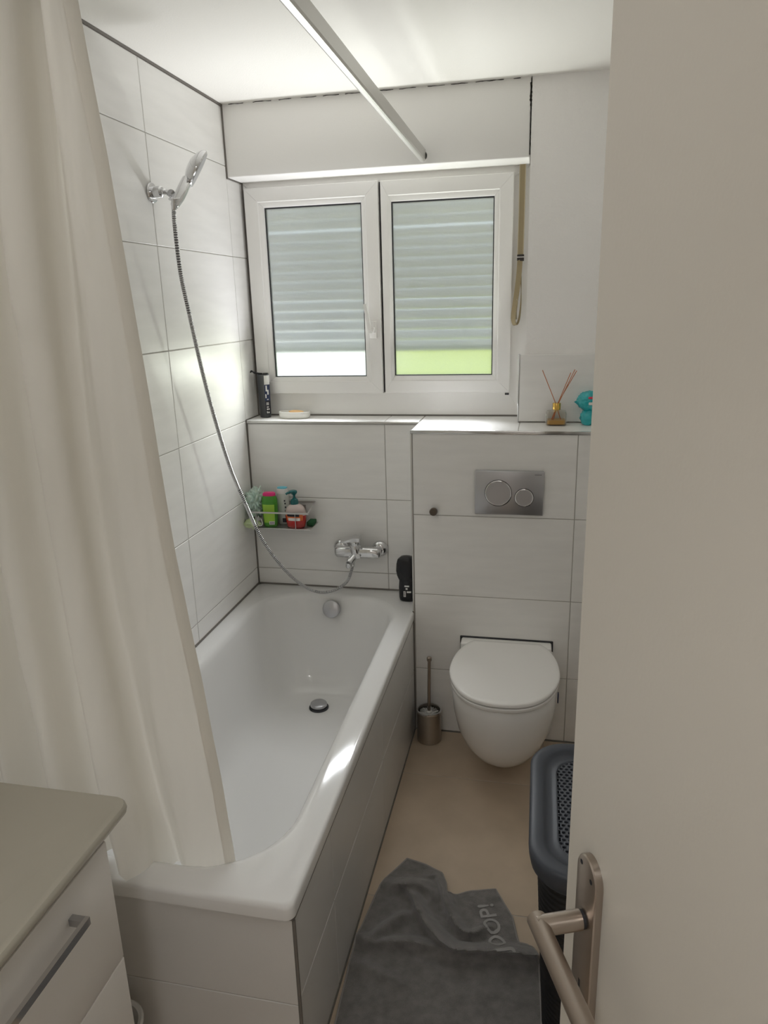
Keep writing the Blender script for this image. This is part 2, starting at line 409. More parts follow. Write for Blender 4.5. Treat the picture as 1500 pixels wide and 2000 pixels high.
# ------------------------------------------------------------------ window
win = sempty('window_1', 'white two-sash window with frosted panes')
def frame_side(rect, mg, prof, side, gap=.0004):
    """rect x0,x1,z0,z1; mg margins l,r,b,t; prof [(fraction, y)]; one mitred side"""
    x0, x1, z0, z1 = rect; l, r, b, t = mg
    pts = []
    for f, y in prof:
        pts.append(((x0 + l * f, y, z0 + b * f), (x1 - r * f, y, z0 + b * f), (x1 - r * f, y, z1 - t * f), (x0 + l * f, y, z1 - t * f)))
    i, j = {'b': (0, 1), 'r': (1, 2), 't': (2, 3), 'l': (3, 0)}[side]
    n = len(prof); V = []
    for q in pts:
        a, c = Vector(q[i]), Vector(q[j]); d = (c - a).normalized() * gap; V += [a + d, c - d]
    F = [(2 * k, 2 * k + 1, 2 * k + 3, 2 * k + 2) for k in range(n - 1)]
    F.append((2 * n - 2, 2 * n - 1, 1, 0)); F.append(tuple(2 * k for k in range(n))); F.append(tuple(2 * k + 1 for k in reversed(range(n))))
    return V, F
def frame(parent, name, rect, mg, prof, m):
    for s in 'brtl':
        V, F = frame_side(rect, mg, prof, s); o = make(name, V, F, m, parent, True, 25); fix(o.data)
frame(win, 'frame_rail', (0.004, 1.139, 1.262, 2.190), (.045, .075, .10, .05), [(0, .146), (.93, .146), (1, .150), (1, .205), (0, .205)], 'upvc')
box('sash_gap', .5625, .5750, .1455, .150, 1.357, 2.164, 'gasket', win); box('sash_gap', .0045, .0165, .1445, .1475, 1.357, 2.164, 'gasket', win)  # dark strips in gasket black stand in for shade beside the sashes
box('frame_mullion', .545, .60, .150, .205, 1.355, 2.145, 'upvc', win, .003)
def sash(rect, mg, handle=False):
    s = bpy.data.objects.new('sash', None); COL.objects.link(s); s.parent = win
    frame(s, 'sash_rail', rect, mg, [(0, .150), (0, .124), (.04, .120), (.70, .118), (.74, .122), (.76, .122), (.97, .128), (1, .132), (1, .160), (0, .160)], 'upvc')
    x0, x1, z0, z1 = rect; l, r, b, t = mg
    g = (x0 + l, x1 - r, z0 + b, z1 - t)
    frame(s, 'gasket', (g[0] - .001, g[1] + .001, g[2] - .001, g[3] + .001), (.005, .005, .004, .006), [(0, .134), (1, .136), (1, .150), (0, .150)], 'gasket')
    p = box('pane', g[0], g[1], .1375, .1405, g[2], g[3], 'frosted', s)
    if handle:
        hb = box('handle_base', .520, .546, .108, .1185, 1.578, 1.645, 'upvc', s, .002)
        # flat lever standing up, leaning left
        V = []; a = Vector((.527, 0, 1.598)); e = Vector((.5075, 0, 1.712)); w = Vector((1, 0, .15)).normalized() * .0065
        rings = [[(p_ + w * sx_).xyz + Vector((0, yy, 0)) for sx_, yy in ((-1, .076), (1, .076), (1, .090), (-1, .090))] for p_ in (a, e)]
        o = loft_obj('handle_lever', rings, 'upvc', s)
        box('handle_neck', .524, .541, .084, .110, 1.600, 1.622, 'upvc', s, .002)
    return s
sash((.015, .564, 1.354, 2.167), (.080, .070, .070, .074), True)
sash((.5735, 1.081, 1.356, 2.165), (.040, .071, .070, .076))
box('hinge_cover', 1.062, 1.078, .118, .128, 1.348, 1.3545, 'gasket', win)

# roller shutter outside the glass, slat by slat
sh = thing('roller_shutter', 'pale grey-green roller shutter seen blurred behind frosted glass', 'shutter')
slat_me = None
zt = 1.532
for k in range(17):
    z0 = zt + k * .0395 - (.0012 if k < 5 else 0) * (5 - k) + (.003 if k > 11 else 0)
    rings = []
    prof = []
    for q in range(9):
        a = q / 8; prof.append((.238 + .010 * math.sin(PI * a), z0 + .0375 * a))
    pr2 = [(y - .003 if False else y + .0035, z) for y, z in reversed(prof)]
    if slat_me is None:
        loop = [(y, z - z0) for y, z in prof + pr2]
        V, F = loft([[Vector((x, y, z)) for y, z in loop] for x in (-.02, 1.16)])
        slat_me = mesh('slat', V, F, True, 30); fix(slat_me); slat_me.materials.append(MATS['slat'])
    o = obj('slat', slat_me, None, sh, (0, 0, z0))
box('end_bar', -.02, 1.16, .234, .252, 1.518, 1.5315, 'aluminium', sh, .002)
box('guide_rail', -.04, .03, .225, .262, 1.26, 2.22, 'aluminium', sh, .002); box('guide_rail', 1.115, 1.18, .225, .262, 1.26, 2.22, 'aluminium', sh, .002)
struct(box('trim_9', -.1, 1.25, .205, .40, 1.20, 1.30, 'terrace'), 'outer window sill')

# shutter strap
st = thing('shutter_strap', 'beige woven shutter strap with buckle and hanging loop beside the window', 'strap')
def ribbon(name, path, wdir, w, m, parent, th=.0012):
    P = [Vector(p) for p in path]; V = []; F = []
    for i, p in enumerate(P):
        d = Vector(wdir(i / (len(P) - 1))).normalized() * w / 2
        tt = (P[min(i + 1, len(P) - 1)] - P[max(0, i - 1)]).normalized(); nn = tt.cross(d).normalized() * th
        V += [p - d - nn, p + d - nn, p + d + nn, p - d + nn]
    for i in range(len(P) - 1):
        a = 4 * i
        for k in range(4): F.append((a + k, a + (k + 1) % 4, a + 4 + (k + 1) % 4, a + 4 + k))
    F += [(3, 2, 1, 0), tuple(4 * (len(P) - 1) + k for k in range(4))]
    o = make(name, V, F, m, parent, True, 60); fix(o.data); return o
ribbon('strap_band', [(1.1115, .125, 2.192), (1.1115, .120, 2.03), (1.1105, .112, 1.875)], lambda t: (1, 0, 0), .022, 'strap_fabric', st)
for s in (-1, 1): ribbon('strap_hem', [(1.1115 + s * .0105, .1235, 2.192), (1.1115 + s * .0105, .1185, 2.03), (1.1105 + s * .0105, .1105, 1.875)], lambda t: (1, 0, 0), .003, 'strap_edge', st, .0008)
bk = box('buckle', 1.0985, 1.1245, .104, .118, 1.852, 1.876, 'buckle_metal', st, .002)
tube('buckle_bar', [(1.098, .102, 1.866), (1.125, .102, 1.866)], .002, 'chrome', bk)
lp = catmull([(1.1095, .106, 1.856), (1.107, .098, 1.80), (1.101, .090, 1.74), (1.093, .084, 1.68), (1.090, .080, 1.645), (1.095, .083, 1.622), (1.104, .092, 1.622), (1.112, .100, 1.645), (1.1165, .108, 1.70), (1.116, .112, 1.76), (1.113, .112, 1.81), (1.111, .110, 1.855)], 6)
ribbon('strap_loop', lp, lambda t: (math.cos(2.2 * t - .2), -math.sin(2.2 * t - .2) * 1.1, .15), .020, 'strap_fabric', st)
ribbon('strap_end', catmull([(1.100, .088, 1.715), (1.103, .087, 1.70), (1.1, .088, 1.67), (1.102, .09, 1.64)], 5), lambda t: (.5, -.8, 0), .010, 'strap_edge', st)

# ------------------------------------------------------------------ bathtub and its tiled panel
wp = struct(box('wall_tub_side', TW - .025, TW - REC, -1.69 + REC, -D, 0, .489, 'grout'), 'tiled side panel of the bathtub')
wp2 = struct(box('wall_tub_end', 0.0, TW - .025, -1.69 + REC, -1.665, 0, .489, 'grout'), 'tiled end panel of the bathtub beside the cabinet')
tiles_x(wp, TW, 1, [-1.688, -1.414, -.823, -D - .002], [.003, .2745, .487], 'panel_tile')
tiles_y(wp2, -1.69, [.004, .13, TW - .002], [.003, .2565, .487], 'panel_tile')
tub = thing('bathtub', 'white enamelled bathtub set along the left wall', 'bathtub')
n = 12
def ring(x0, x1, y0, y1, r, z): return [Vector((x, y, z)) for x, y in rrect(x0, x1, y0, y1, r, n)]
X0, X1, Y0, Y1 = .002, TW + .003, -1.704, -.002
R_ = []
R_.append(ring(X0, X1 - .004, Y0 + .004, Y1, .02, .494)); R_.append(ring(X0, X1, Y0, Y1, .022, .496))
R_.append(ring(X0, X1, Y0, Y1, .022, TUBH - .010)); R_.append(ring(X0 + .001, X1 - .002, Y0 + .002, Y1 - .001, .022, TUBH - .004)); R_.append(ring(X0 + .003, X1 - .006, Y0 + .006, Y1 - .003, .021, TUBH - .0008)); R_.append(ring(X0 + .006, X1 - .012, Y0 + .012, Y1 - .006, .02, TUBH))
ix0, ix1, iy0, iy1 = .062, .672, -1.638, -.072
def inner(d, z, r, dy0=None, dy1=None):
    dy0 = d if dy0 is None else dy0; dy1 = d if dy1 is None else dy1
    return ring(ix0 + d, ix1 - d, iy0 + dy0, iy1 - dy1, r, z)
R_.append(inner(-.004, TUBH, .215)); R_.append(inner(.002, TUBH - .001, .21)); R_.append(inner(.010, TUBH - .0045, .205)); R_.append(inner(.018, TUBH - .013, .20)); R_.append(inner(.024, TUBH - .027, .197))
R_.append(inner(.030, TUBH - .06, .194)); R_.append(inner(.040, .42, .19, .055, .045)); R_.append(inner(.052, .34, .185, .10, .060)); R_.append(inner(.066, .26, .18, .16, .078)); R_.append(inner(.082, .20, .175, .215, .098)); R_.append(inner(.100, .165, .165, .255, .118)); R_.append(inner(.128, .142, .15, .295, .145)); R_.append(inner(.165, .130, .12, .34, .18)); R_.append(inner(.215, .125, .08, .40, .24))
V, F = loft(R_, False, True)
basin = make('tub_basin', V, F, 'tub_enamel', tub, True, 60); fix(basin.data)
ov = lathe('overflow_cover', [(.0, -.002), (.030, -.002), (.037, .003), (.038, .014), (.036, .020), (.030, .023), (.0, .0245)], (.368, -.112, .478), 'satin_chrome', tub, (.02, -1, .30), 32, False)
lathe('overflow_pipe', [(.020, -.05), (.020, .0)], (.368, -.112, .478), 'chrome', ov, (.02, -1, .30), 16)
lathe('drain_plug', [(.034, 0), (.034, .007), (.033, .010), (.029, .0125), (.0, .013)], (.352, -.315, .1365), 'satin_chrome', tub, n=32, cap=False)
lathe('drain_ring', [(.040, -.012), (.040, .0), (.037, .003), (.030, .003)], (.352, -.315, .1295), 'gasket', tub, n=32, cap=False)

# ------------------------------------------------------------------ shower set
br = thing('shower_bracket', 'chrome wall bracket holding the hand shower on the left wall', 'bracket')
lathe('wall_rosette', [(.029, .0), (.030, .004), (.028, .008), (.020, .009)], (0, -.598, 2.060), 'chrome', br, (1, 0, 0), 32)
lathe('bracket_body', [(.017, .006), (.0175, .030), (.016, .040), (.012, .044)], (0, -.598, 2.060), 'chrome', br, (1, -.18, .02))
lathe('bracket_ball', [(.004, -.009), (.009, -.004), (.010, .0), (.009, .004), (.004, .008)], (.048, -.607, 2.060), 'chrome', br, (1, -.4, -.1), 16)
lathe('bracket_cone', [(.006, .0), (.007, .012), (.012, .050), (.012, .054)], (.050, -.608, 2.059), 'chrome', br, (1, -.85, -.28), 24)
tube('holder_ring', catmull([Vector((.112, -.662, 2.030)) + Vector((.017 * math.cos(a), .017 * math.sin(a), .004 * math.sin(a))) for a in [i * PI / 4 for i in range(9)]], 4), .0035, 'chrome', br, 8)
hs = thing('hand_shower', 'chrome hand shower with round head above the bathtub', 'shower head')
hd = Vector((.045, .10, .135)).normalized()
hb = Vector((.112, -.674, 2.008))
handle_path = catmull([hb, hb + hd * .03, hb + hd * .065 + Vector((-.002, 0, .001)), hb + hd * .10 + Vector((-.004, 0, .003))], 6)
tube('handle', handle_path, lambda t: .0115 + .0035 * math.sin(PI * min(1, t * 1.0)) + .003 * t, 'chrome', hs, 16)
hn = Vector((.80, .42, -.42)); hn = (hn - hd * hn.dot(hd)).normalized()
hc = hb + hd * .148 + hn * .004
hx = hn.cross(hd).normalized()
def head_ring(r, h, f=1.0): return [hc + hn * h + hd * (r * f * math.cos(a)) + hx * (r * math.sin(a)) for a in [2 * PI * k / 36 for k in range(36)]]
loft_obj('shower_head', [head_ring(.006, -.027), head_ring(.022, -.025), head_ring(.042, -.018), head_ring(.055, -.008), head_ring(.060, .0), head_ring(.0595, .005), head_ring(.056, .008)], 'chrome', hs)
loft_obj('spray_face', [head_ring(.0555, .0075), head_ring(.054, .0095), head_ring(.020, .0105), head_ring(.004, .0105)], 'satin_chrome', hs)
ho = thing('shower_hose', 'long ribbed chrome shower hose hanging to the mixer', 'hose')
hp = catmull([(.112, -.674, 2.010), (.104, -.668, 1.965), (.0929, -.64, 1.8246), (.0886, -.6, 1.7013), (.0815, -.53, 1.5088), (.0786, -.46, 1.333), (.0843, -.38, 1.1393), (.1029, -.31, .9826), (.1305, -.25, .8292), (.1789, -.2, .705), (.239, -.155, .6078), (.3114, -.125, .5562), (.3773, -.105, .5588), (.4300, -.09, .5928), (.4500, -.078, .640), (.4525, -.068, .664)], 40)
tube('hose_pipe', hp, .0060, 'hose_metal', ho, 10)
# the ribs wound round the hose
V = []; F = []
tot = 0; acc = 0; step = .0042
for i in range(1, len(hp)):
    seg = (hp[i] - hp[i - 1]).length
    acc += seg
    if acc >= step:
        acc = 0
        X, Y, Dd = basis(hp[i] - hp[i - 1]); b0 = len(V)
        for r, h in ((.0060, -.0014), (.0073, -.0006), (.0073, .0006), (.0060, .0014)):
            for k in range(10):
                a = 2 * PI * k / 10; V.append(hp[i] + Dd * h + X * r * math.cos(a) + Y * r * math.sin(a))
        for q in range(3):
            for k in range(10): F.append((b0 + q * 10 + k, b0 + q * 10 + (k + 1) % 10, b0 + q * 10 + 10 + (k + 1) % 10, b0 + q * 10 + 10 + k))
o = make('hose_ribs', V, F, 'chrome', ho, True, 60); o['kind'] = 'stuff'; fix(o.data)
lathe('hose_nut', [(.0085, 0), (.010, .004), (.010, .020), (.008, .024)], (.4525, -.0675, .655), 'chrome', ho, (.0, .03, 1), 12)
lathe('hose_cone', [(.0075, 0), (.0085, .01), (.0100, .024), (.0105, .03)], hp[18], 'chrome', ho, hp[0] - hp[18], 14)

mx = thing('bath_mixer', 'chrome wall-mounted bath mixer tap with lever', 'tap')
for x in (.392, .560):
    e = lathe('rosette', [(.034, .0), (.0345, .006), (.031, .014), (.022, .021), (.014, .024)], (x, 0, .7185), 'chrome', mx, (0, -1, 0), 32)
    lathe('union_nut', [(.014, .02), (.014, .042)], (x, 0, .7185), 'chrome', mx, (0, -1, -.06), 12)
def mring(x, ry, rz, yc=-.055, zc=.716, nn=20): return [Vector((x, yc + ry * math.copysign(abs(math.cos(a)) ** .75, math.cos(a)), zc + rz * math.copysign(abs(math.sin(a)) ** .75, math.sin(a)))) for a in [2 * PI * k / nn for k in range(nn)]]
loft_obj('mixer_body', [mring(.376, .008, .010), mring(.379, .016, .018), mring(.388, .0215, .0235), mring(.43, .0225, .0245), mring(.52, .0225, .0245), mring(.562, .0215, .0235), mring(.571, .016, .018), mring(.574, .008, .010)], 'chrome', mx)
lathe('cartridge', [(.0225, -.01), (.0225, .028), (.0215, .030), (.0225, .032), (.0225, .052), (.020, .056)], (.468, -.062, .722), 'chrome', mx, (-.05, -.06, 1), 28)
lev = [[Vector((.468, -.062, .778)) + Vector(v) for v in q] for q in (
    [(.022, .018, -.004), (.022, -.022, -.006), (.022, -.022, .006), (.022, .018, .008)],
    [(-.005, .022, -.004), (-.005, -.026, -.008), (-.005, -.026, .007), (-.005, .022, .010)],
    [(-.030, .004, -.004), (-.030, -.034, -.008), (-.030, -.034, .000), (-.030, .004, .006)],
    [(-.055, -.012, -.006), (-.055, -.040, -.010), (-.055, -.040, -.005), (-.055, -.012, .000)])]
loft_obj('lever', lev, 'chrome', mx, angle=30)
tube('spout', catmull([(.466, -.055, .712), (.460, -.075, .700), (.451, -.094, .688), (.447, -.101, .683)], 6), lambda t: .018 - .004 * t, 'chrome', mx, 16)
sp_ = lathe('aerator', [(.012, -.016), (.0135, -.012), (.0135, .004)], (.447, -.101, .679), 'chrome', mx, (.05, .1, 1), 18)
lathe('aerator_hole', [(.0105, -.0168), (.0105, -.0155)], (.447, -.101, .679), 'gasket', sp_, (.05, .1, 1), 18)
lathe('diverter_knob', [(.010, 0), (.011, .004), (.011, .012), (.008, .015)], (.478, -.076, .708), 'chrome', mx, (.5, -1, -.1), 16)
lathe('hose_outlet', [(.009, 0), (.009, .03)], (.4525, -.066, .672), 'chrome', mx, (0, 0, 1), 14)

# ------------------------------------------------------------------ corner shelf and what stands in it
sf = thing('bath_shelf', 'flat grey metal bath shelf in the tiled corner', 'shelf')
ZT = .826
box('shelf_tray', .030, .293, -.115, -.004, ZT - .004, ZT, 'aluminium', sf, .001)
def bar(name, a, b, w=.0035, hgt=.007): 
    a, b = Vector(a), Vector(b); X, Y, Dd = basis(b - a)
    d = (b - a).normalized(); s = d.cross(Vector((0, 0, 1))); s = s.normalized() if s.length > .1 else Vector((1, 0, 0)); t_ = s.cross(d)
    rings = [[p + s * (i * w / 2) + t_ * (j * hgt / 2) for i, j in ((-1, -1), (1, -1), (1, 1), (-1, 1))] for p in (a, b)]
    return loft_obj(name, rings, 'aluminium', sf)
bar('front_rail', (.032, -.115, .893), (.288, -.115, .893)); bar('side_rail', (.286, -.115, .893), (.284, -.004, .914)); bar('back_rail', (.032, -.005, .914), (.284, -.005, .914)); bar('side_rail', (.033, -.115, .893), (.033, -.004, .914))
tube('rail_post', [(.230, -.115, ZT - .003), (.230, -.115, .893)], .0016, 'chrome', sf, 8); tube('rail_post', [(.06, -.115, ZT - .003), (.06, -.115, .893)], .0016, 'chrome', sf, 8)
box('mounting_plate', .10, .24, -.006, -.0005, ZT, .90, 'aluminium', sf)

def oval(cx, cyy, rx, ry, z, nn=28, e=.8, rot=0):
    out = []
    for k in range(nn):
        a = 2 * PI * k / nn; x = rx * math.copysign(abs(math.cos(a)) ** e, math.cos(a)); y = ry * math.copysign(abs(math.sin(a)) ** e, math.sin(a))
        out.append(Vector((cx + x * math.cos(rot) - y * math.sin(rot), cyy + x * math.sin(rot) + y * math.cos(rot), z)))
    return out
def bottle(name, parent, cx, cyy, prof, m, e=.8, rot=0):
    return loft_obj(name, [oval(cx, cyy, rx, ry, z, e=e, rot=rot) for rx, ry, z in prof], m, parent)
def patch(name, parent, cx, cyy, prof, a0, a1, z0, z1, m, off=.0007, e=.8, rot=0, nn=10, nz=6):
    """label hugging a bottle: angle a0..a1 (deg), z0..z1"""
    V = []; F = []
    def rad(z):
        for (r0, q0, zz0), (r1, q1, zz1) in zip(prof, prof[1:]):
            if zz0 <= z <= zz1:
                t = (z - zz0) / max(1e-6, zz1 - zz0); return r0 + (r1 - r0) * t + off, q0 + (q1 - q0) * t + off
        return prof[-1][0] + off, prof[-1][1] + off
    for layer in (0, 1):
        for j in range(nz + 1):
            z = z0 + (z1 - z0) * j / nz; rx, ry = rad(z)
            if layer: rx -= .002; ry -= .002
            for i in range(nn + 1):
                a = math.radians(a0 + (a1 - a0) * i / nn); x = rx * math.copysign(abs(math.cos(a)) ** e, math.cos(a)); y = ry * math.copysign(abs(math.sin(a)) ** e, math.sin(a))
                V.append((cx + x * math.cos(rot) - y * math.sin(rot), cyy + x * math.sin(rot) + y * math.cos(rot), z))
    w = nn + 1; L0 = w * (nz + 1)
    for j in range(nz):
        for i in range(nn):
            q = j * w + i; F.append((q, q + 1, q + w + 1, q + w)); F.append((L0 + q, L0 + q + w, L0 + q + w + 1, L0 + q + 1))
    for i in range(nn):
        F.append((i, L0 + i, L0 + i + 1, i + 1)); q = nz * w + i; F.append((q, q + 1, L0 + q + 1, L0 + q))
    for j in range(nz):
        q = j * w; F.append((q, q + w, L0 + q + w, L0 + q)); q = j * w + nn; F.append((q, L0 + q, L0 + q + w, q + w))
    o = make(name, V, F, m, parent, True, 50); return o
# green bottle
gb = thing('shower_gel_bottle', 'green shower gel bottle with pink cap standing in the bath shelf', 'bottle')
gp = [(.026, .014, ZT), (.029, .0165, ZT + .004), (.032, .0185, ZT + .05), (.0335, .019, ZT + .095), (.032, .018, ZT + .118), (.027, .016, ZT + .133)]
bottle('bottle_body', gb, .112, -.085, gp, 'green_plastic', rot=.1)
bottle('cap', gb, .112, -.085, [(.027, .016, ZT + .1335), (.0265, .0158, ZT + .143), (.022, .013, ZT + .147), (.010, .006, ZT + .148)], 'pink_plastic', rot=.1)
lb = patch('label', gb, .112, -.085, gp, 222, 308, ZT + .020, ZT + .098, 'lime_label', rot=.1)
bc = patch('barcode', lb, .112, -.085, gp, 268, 304, ZT + .012, ZT + .026, 'label_white', .0016, rot=.1)
for i in range(6): patch('barcode_bar', lb, .112, -.085, gp, 271 + i * 5.2, 273.4 + i * 5.2, ZT + .014, ZT + .024, 'label_black', .0021, rot=.1, nn=2, nz=1)
# white bottle behind
wbtl = thing('shampoo_bottle', 'milky white bottle with light blue cap behind the green one', 'bottle')
wp_ = [(.022, .015, ZT), (.025, .018, ZT + .004), (.026, .019, ZT + .06), (.026, .019, ZT + .12), (.023, .017, ZT + .135)]
bottle('bottle_body', wbtl, .156, -.045, wp_, 'milky_plastic')
bottle('collar', wbtl, .156, -.045, [(.0235, .0175, ZT + .135), (.0235, .0175, ZT + .152), (.022, .0165, ZT + .156)], 'white_plastic')
bottle('cap', wbtl, .156, -.045, [(.0215, .016, ZT + .156), (.0205, .0155, ZT + .160), (.012, .009, ZT + .162)], 'cyan_plastic')
lb2 = patch('label', wbtl, .156, -.045, wp_, 270, 330, ZT + .012, ZT + .030, 'label_black')
for i, (a, z) in enumerate(((296, .102), (300, .090), (302, .074), (300, .058), (298, .044))): patch('lettering', wbtl, .156, -.045, wp_, a - 7, a + 7, ZT + z, ZT + z + .007, 'label_black', nn=4, nz=2)
# pump bottle
pb = thing('soap_pump_bottle', 'clear soap dispenser with red liquid and dark teal pump', 'bottle')
pp = [(.032, .018, ZT), (.037, .022, ZT + .004), (.042, .025, ZT + .03), (.045, .026, ZT + .055)]
pp2 = [(.045, .026, ZT + .055), (.043, .0255, ZT + .07), (.037, .023, ZT + .085), (.026, .018, ZT + .096), (.015, .014, ZT + .100)]
bottle('liquid_section', pb, .2235, -.085, pp, 'red_liquid'); bottle('bottle_body', pb, .2235, -.085, pp2, 'clear_pump')
lb3 = patch('label', pb, .2235, -.085, pp + pp2[1:], 225, 320, ZT + .035, ZT + .068, 'label_orange'); patch('label_band', lb3, .2235, -.085, pp + pp2[1:], 235, 295, ZT + .052, ZT + .066, 'label_black', .0014); patch('label_oval', lb3, .2235, -.085, pp + pp2[1:], 240, 300, ZT + .034, ZT + .046, 'label_white', .0014)
lathe('pump_collar', [(.0165, .099), (.0165, .110), (.014, .120), (.006, .126)], (.2205, -.083, ZT), 'teal_plastic', pb, n=24)
lathe('pump_stem', [(.005, .12), (.005, .145)], (.2205, -.083, ZT), 'teal_plastic', pb, n=12)
loft_obj('pump_head', [[Vector((.2205 + dx + x * w, -.083 + y * w, ZT + z)) for x, y in ((1, 0), (.7, .7), (0, 1), (-.7, .7), (-1, 0), (-.7, -.7), (0, -1), (.7, -.7))] for dx, w, z in ((0, .006, .138), (-.001, .013, .145), (-.004, .018, .151), (-.005, .017, .156), (-.004, .010, .158))], 'teal_plastic', pb)
tube('pump_nozzle', [(.215, -.086, ZT + .150), (.196, -.094, ZT + .148), (.190, -.096, ZT + .143)], .005, 'teal_plastic', pb, 10)
# loofah
def blob(name, parent, c, r, m, sub=4, amp=.35, freq=6.0, seed=0, ridge=False):
    bm = bmesh.new(); bmesh.ops.create_icosphere(bm, subdivisions=sub, radius=1)
    for v in bm.verts:
        p = v.co.copy(); q = p * freq * .35 + Vector((seed, seed * 1.7, 0))
        d = noise.turbulence(q, 4, True) if ridge else noise.noise(q)
        v.co = Vector((c[0] + p.x * r[0] * (1 + amp * (d - .4)), c[1] + p.y * r[1] * (1 + amp * (d - .4)), c[2] + p.z * r[2] * (1 + amp * (d - .4))))
    me = bpy.data.meshes.new(name); bm.to_mesh(me); bm.free(); me.shade_smooth(); return obj(name, me, m, parent)
lo = thing('bath_puff', 'pale mint mesh bath puff at the left of the shelf', 'bath puff')
blob('mesh_puff', lo, (.044, -.066, .925), (.038, .036, .058), 'loofah', 5, .75, 9, 3.1, True)
tube('hanging_cord', catmull([(.066, -.105, .875), (.062, -.112, .850), (.072, -.1145, .834), (.084, -.112, .842), (.078, -.106, .862)], 6), .0018, 'cord_white', lo, 8)
cl = blob('wash_cloth', None, (.034, -.100, .838), (.034, .022, .020), 'cloth_lime', 4, .55, 4, 8.2, True)
tag(cl, 'pale lime wash cloth lying at the left end of the shelf', 'cloth')
sg = box('scouring_sponge', .262, .290, -.070, -.015, ZT, ZT + .018, 'sponge_green', None, .003)
tag(sg, 'dark green sponge lying at the right end of the bath shelf', 'sponge')

# ------------------------------------------------------------------ window ledge items
db = thing('dark_gel_bottle', 'charcoal shower gel bottle with hook standing on the window ledge', 'bottle')
Z0 = LEDGE
dp = [(.020, .015, Z0), (.0235, .018, Z0 + .003), (.0245, .0185, Z0 + .02), (.0255, .0185, Z0 + .10), (.0265, .0185, Z0 + .178), (.0250, .017, Z0 + .182)]
DX, DY = .0545, .090
bottle('bottle_body', db, DX, DY, dp, 'charcoal_plastic', rot=-.25)
bottle('cap', db, DX + .012, DY, [(.012, .010, Z0 + .182), (.012, .010, Z0 + .186), (.010, .008, Z0 + .1875)], 'black_plastic')
patch('white_shoulder', db, DX, DY, dp, 300, 372, Z0 + .140, Z0 + .178, 'label_white', rot=-.25)
lb4 = patch('label', db, DX, DY, dp, 300, 372, Z0 + .072, Z0 + .139, 'label_navy', rot=-.25)
patch('label_panel', db, DX, DY, dp, 300, 372, Z0 + .016, Z0 + .071, 'label_black', rot=-.25)
for a0, a1, z0_, z1_ in ((312, 330, .112, .136), (330, 350, .098, .118), (305, 318, .084, .100), (322, 345, .076, .080), (312, 318, .054, .066), (324, 330, .054, .066), (336, 342, .054, .066), (314, 340, .044, .048), (314, 328, .034, .040), (334, 350, .034, .040), (312, 322, .020, .028), (328, 348, .020, .026)):
    patch('label_print', lb4, DX, DY, dp, a0, a1, Z0 + z0_, Z0 + z1_, 'label_white', .0013, rot=-.25, nn=3, nz=2)
tube('hook', catmull([(DX - .002, DY, Z0 + .184), (.036, DY - .005, Z0 + .186), (.020, DY - .012, Z0 + .190), (.010, DY - .014, Z0 + .197), (.006, DY - .014, Z0 + .190)], 6), (.0035), 'black_plastic', db, 8)
sd = thing('soap_dish', 'oval off-white soap dish on the window ledge', 'soap dish')
SDX, SDY = .190, .075
loft_obj('dish_body', [oval(SDX, SDY, a, b, z, 36, .9) for a, b, z in ((.058, .030, Z0), (.064, .036, Z0 + .004), (.067, .039, Z0 + .014), (.068, .040, Z0 + .027), (.066, .038, Z0 + .029), (.061, .033, Z0 + .028), (.056, .028, Z0 + .019), (.040, .018, Z0 + .017))], 'soap_dish', sd)
so = blob('soap_bar', None, (SDX + .008, SDY - .002, Z0 + .0265), (.034, .019, .0075), 'soap', 3, .12, 3, 2)
tag(so, 'worn orange bar of soap lying in the oval dish', 'soap')
rd = thing('reed_diffuser', 'glass reed diffuser with gold collar on the toilet ledge', 'diffuser')
RX, RY = 1.2615, -.060
loft_obj('glass_bottle', [[Vector((x, y, z)) for x, y in rrect(RX - w, RX + w, RY - w * .82, RY + w * .82, .012, 5)] for w, z in ((.034, Z0), (.036, Z0 + .003), (.0365, Z0 + .045), (.034, Z0 + .052), (.018, Z0 + .056), (.015, Z0 + .060))], 'glass', rd)
loft_obj('oil', [[Vector((x, y, z)) for x, y in rrect(RX - w, RX + w, RY - w * .82, RY + w * .82, .010, 5)] for w, z in ((.031, Z0 + .004), (.0335, Z0 + .006), (.0335, Z0 + .020))], 'oil', rd)
box('label', RX - .0385, RX - .0365, RY - .02, RY + .02, Z0 + .012, Z0 + .038, 'label_white', rd)
lathe('gold_collar', [(.0145, .056), (.0150, .058), (.0150, .080), (.0140, .082), (.006, .082)], (RX, RY, Z0), 'gold', rd, n=28)
for (bx, ex, ey, ez, lx) in ((-.004, -.056, .005, .202, .020), (.004, .046, .004, .192, -.018), (.006, .060, -.004, .204, -.022), (.003, .067, .006, .199, -.012)):
    a = Vector((RX + bx, RY, Z0 + .080)); b = Vector((RX + ex, RY + ey, Z0 + ez))
    tube('reed', [Vector((RX + lx, RY, Z0 + .008)), a, b], .0016, 'reed', rd, 6)
pk = thing('tissue_packet', 'crumpled turquoise foil packet on the toilet ledge', 'packet')
KX, KY = 1.378, -.062
b1 = blob('packet_body', pk, (KX, KY, Z0 + .090), (.046, .030, .036), 'teal_foil', 5, .20, 8, 5.5, True)
make('packet_corner', [(KX - .055, KY, Z0 + .086), (KX - .03, KY - .018, Z0 + .104), (KX - .03, KY + .018, Z0 + .100), (KX - .03, KY, Z0 + .066), (KX - .02, KY, Z0 + .09)], [(0, 1, 2), (0, 3, 1), (0, 2, 3), (1, 3, 4), (1, 4, 2), (2, 4, 3)], 'teal_foil', pk, True)
b2 = blob('packet_foot', pk, (KX - .002, KY, Z0 + .029), (.029, .024, .032), 'teal_foil', 4, .22, 5, 9.5, True)
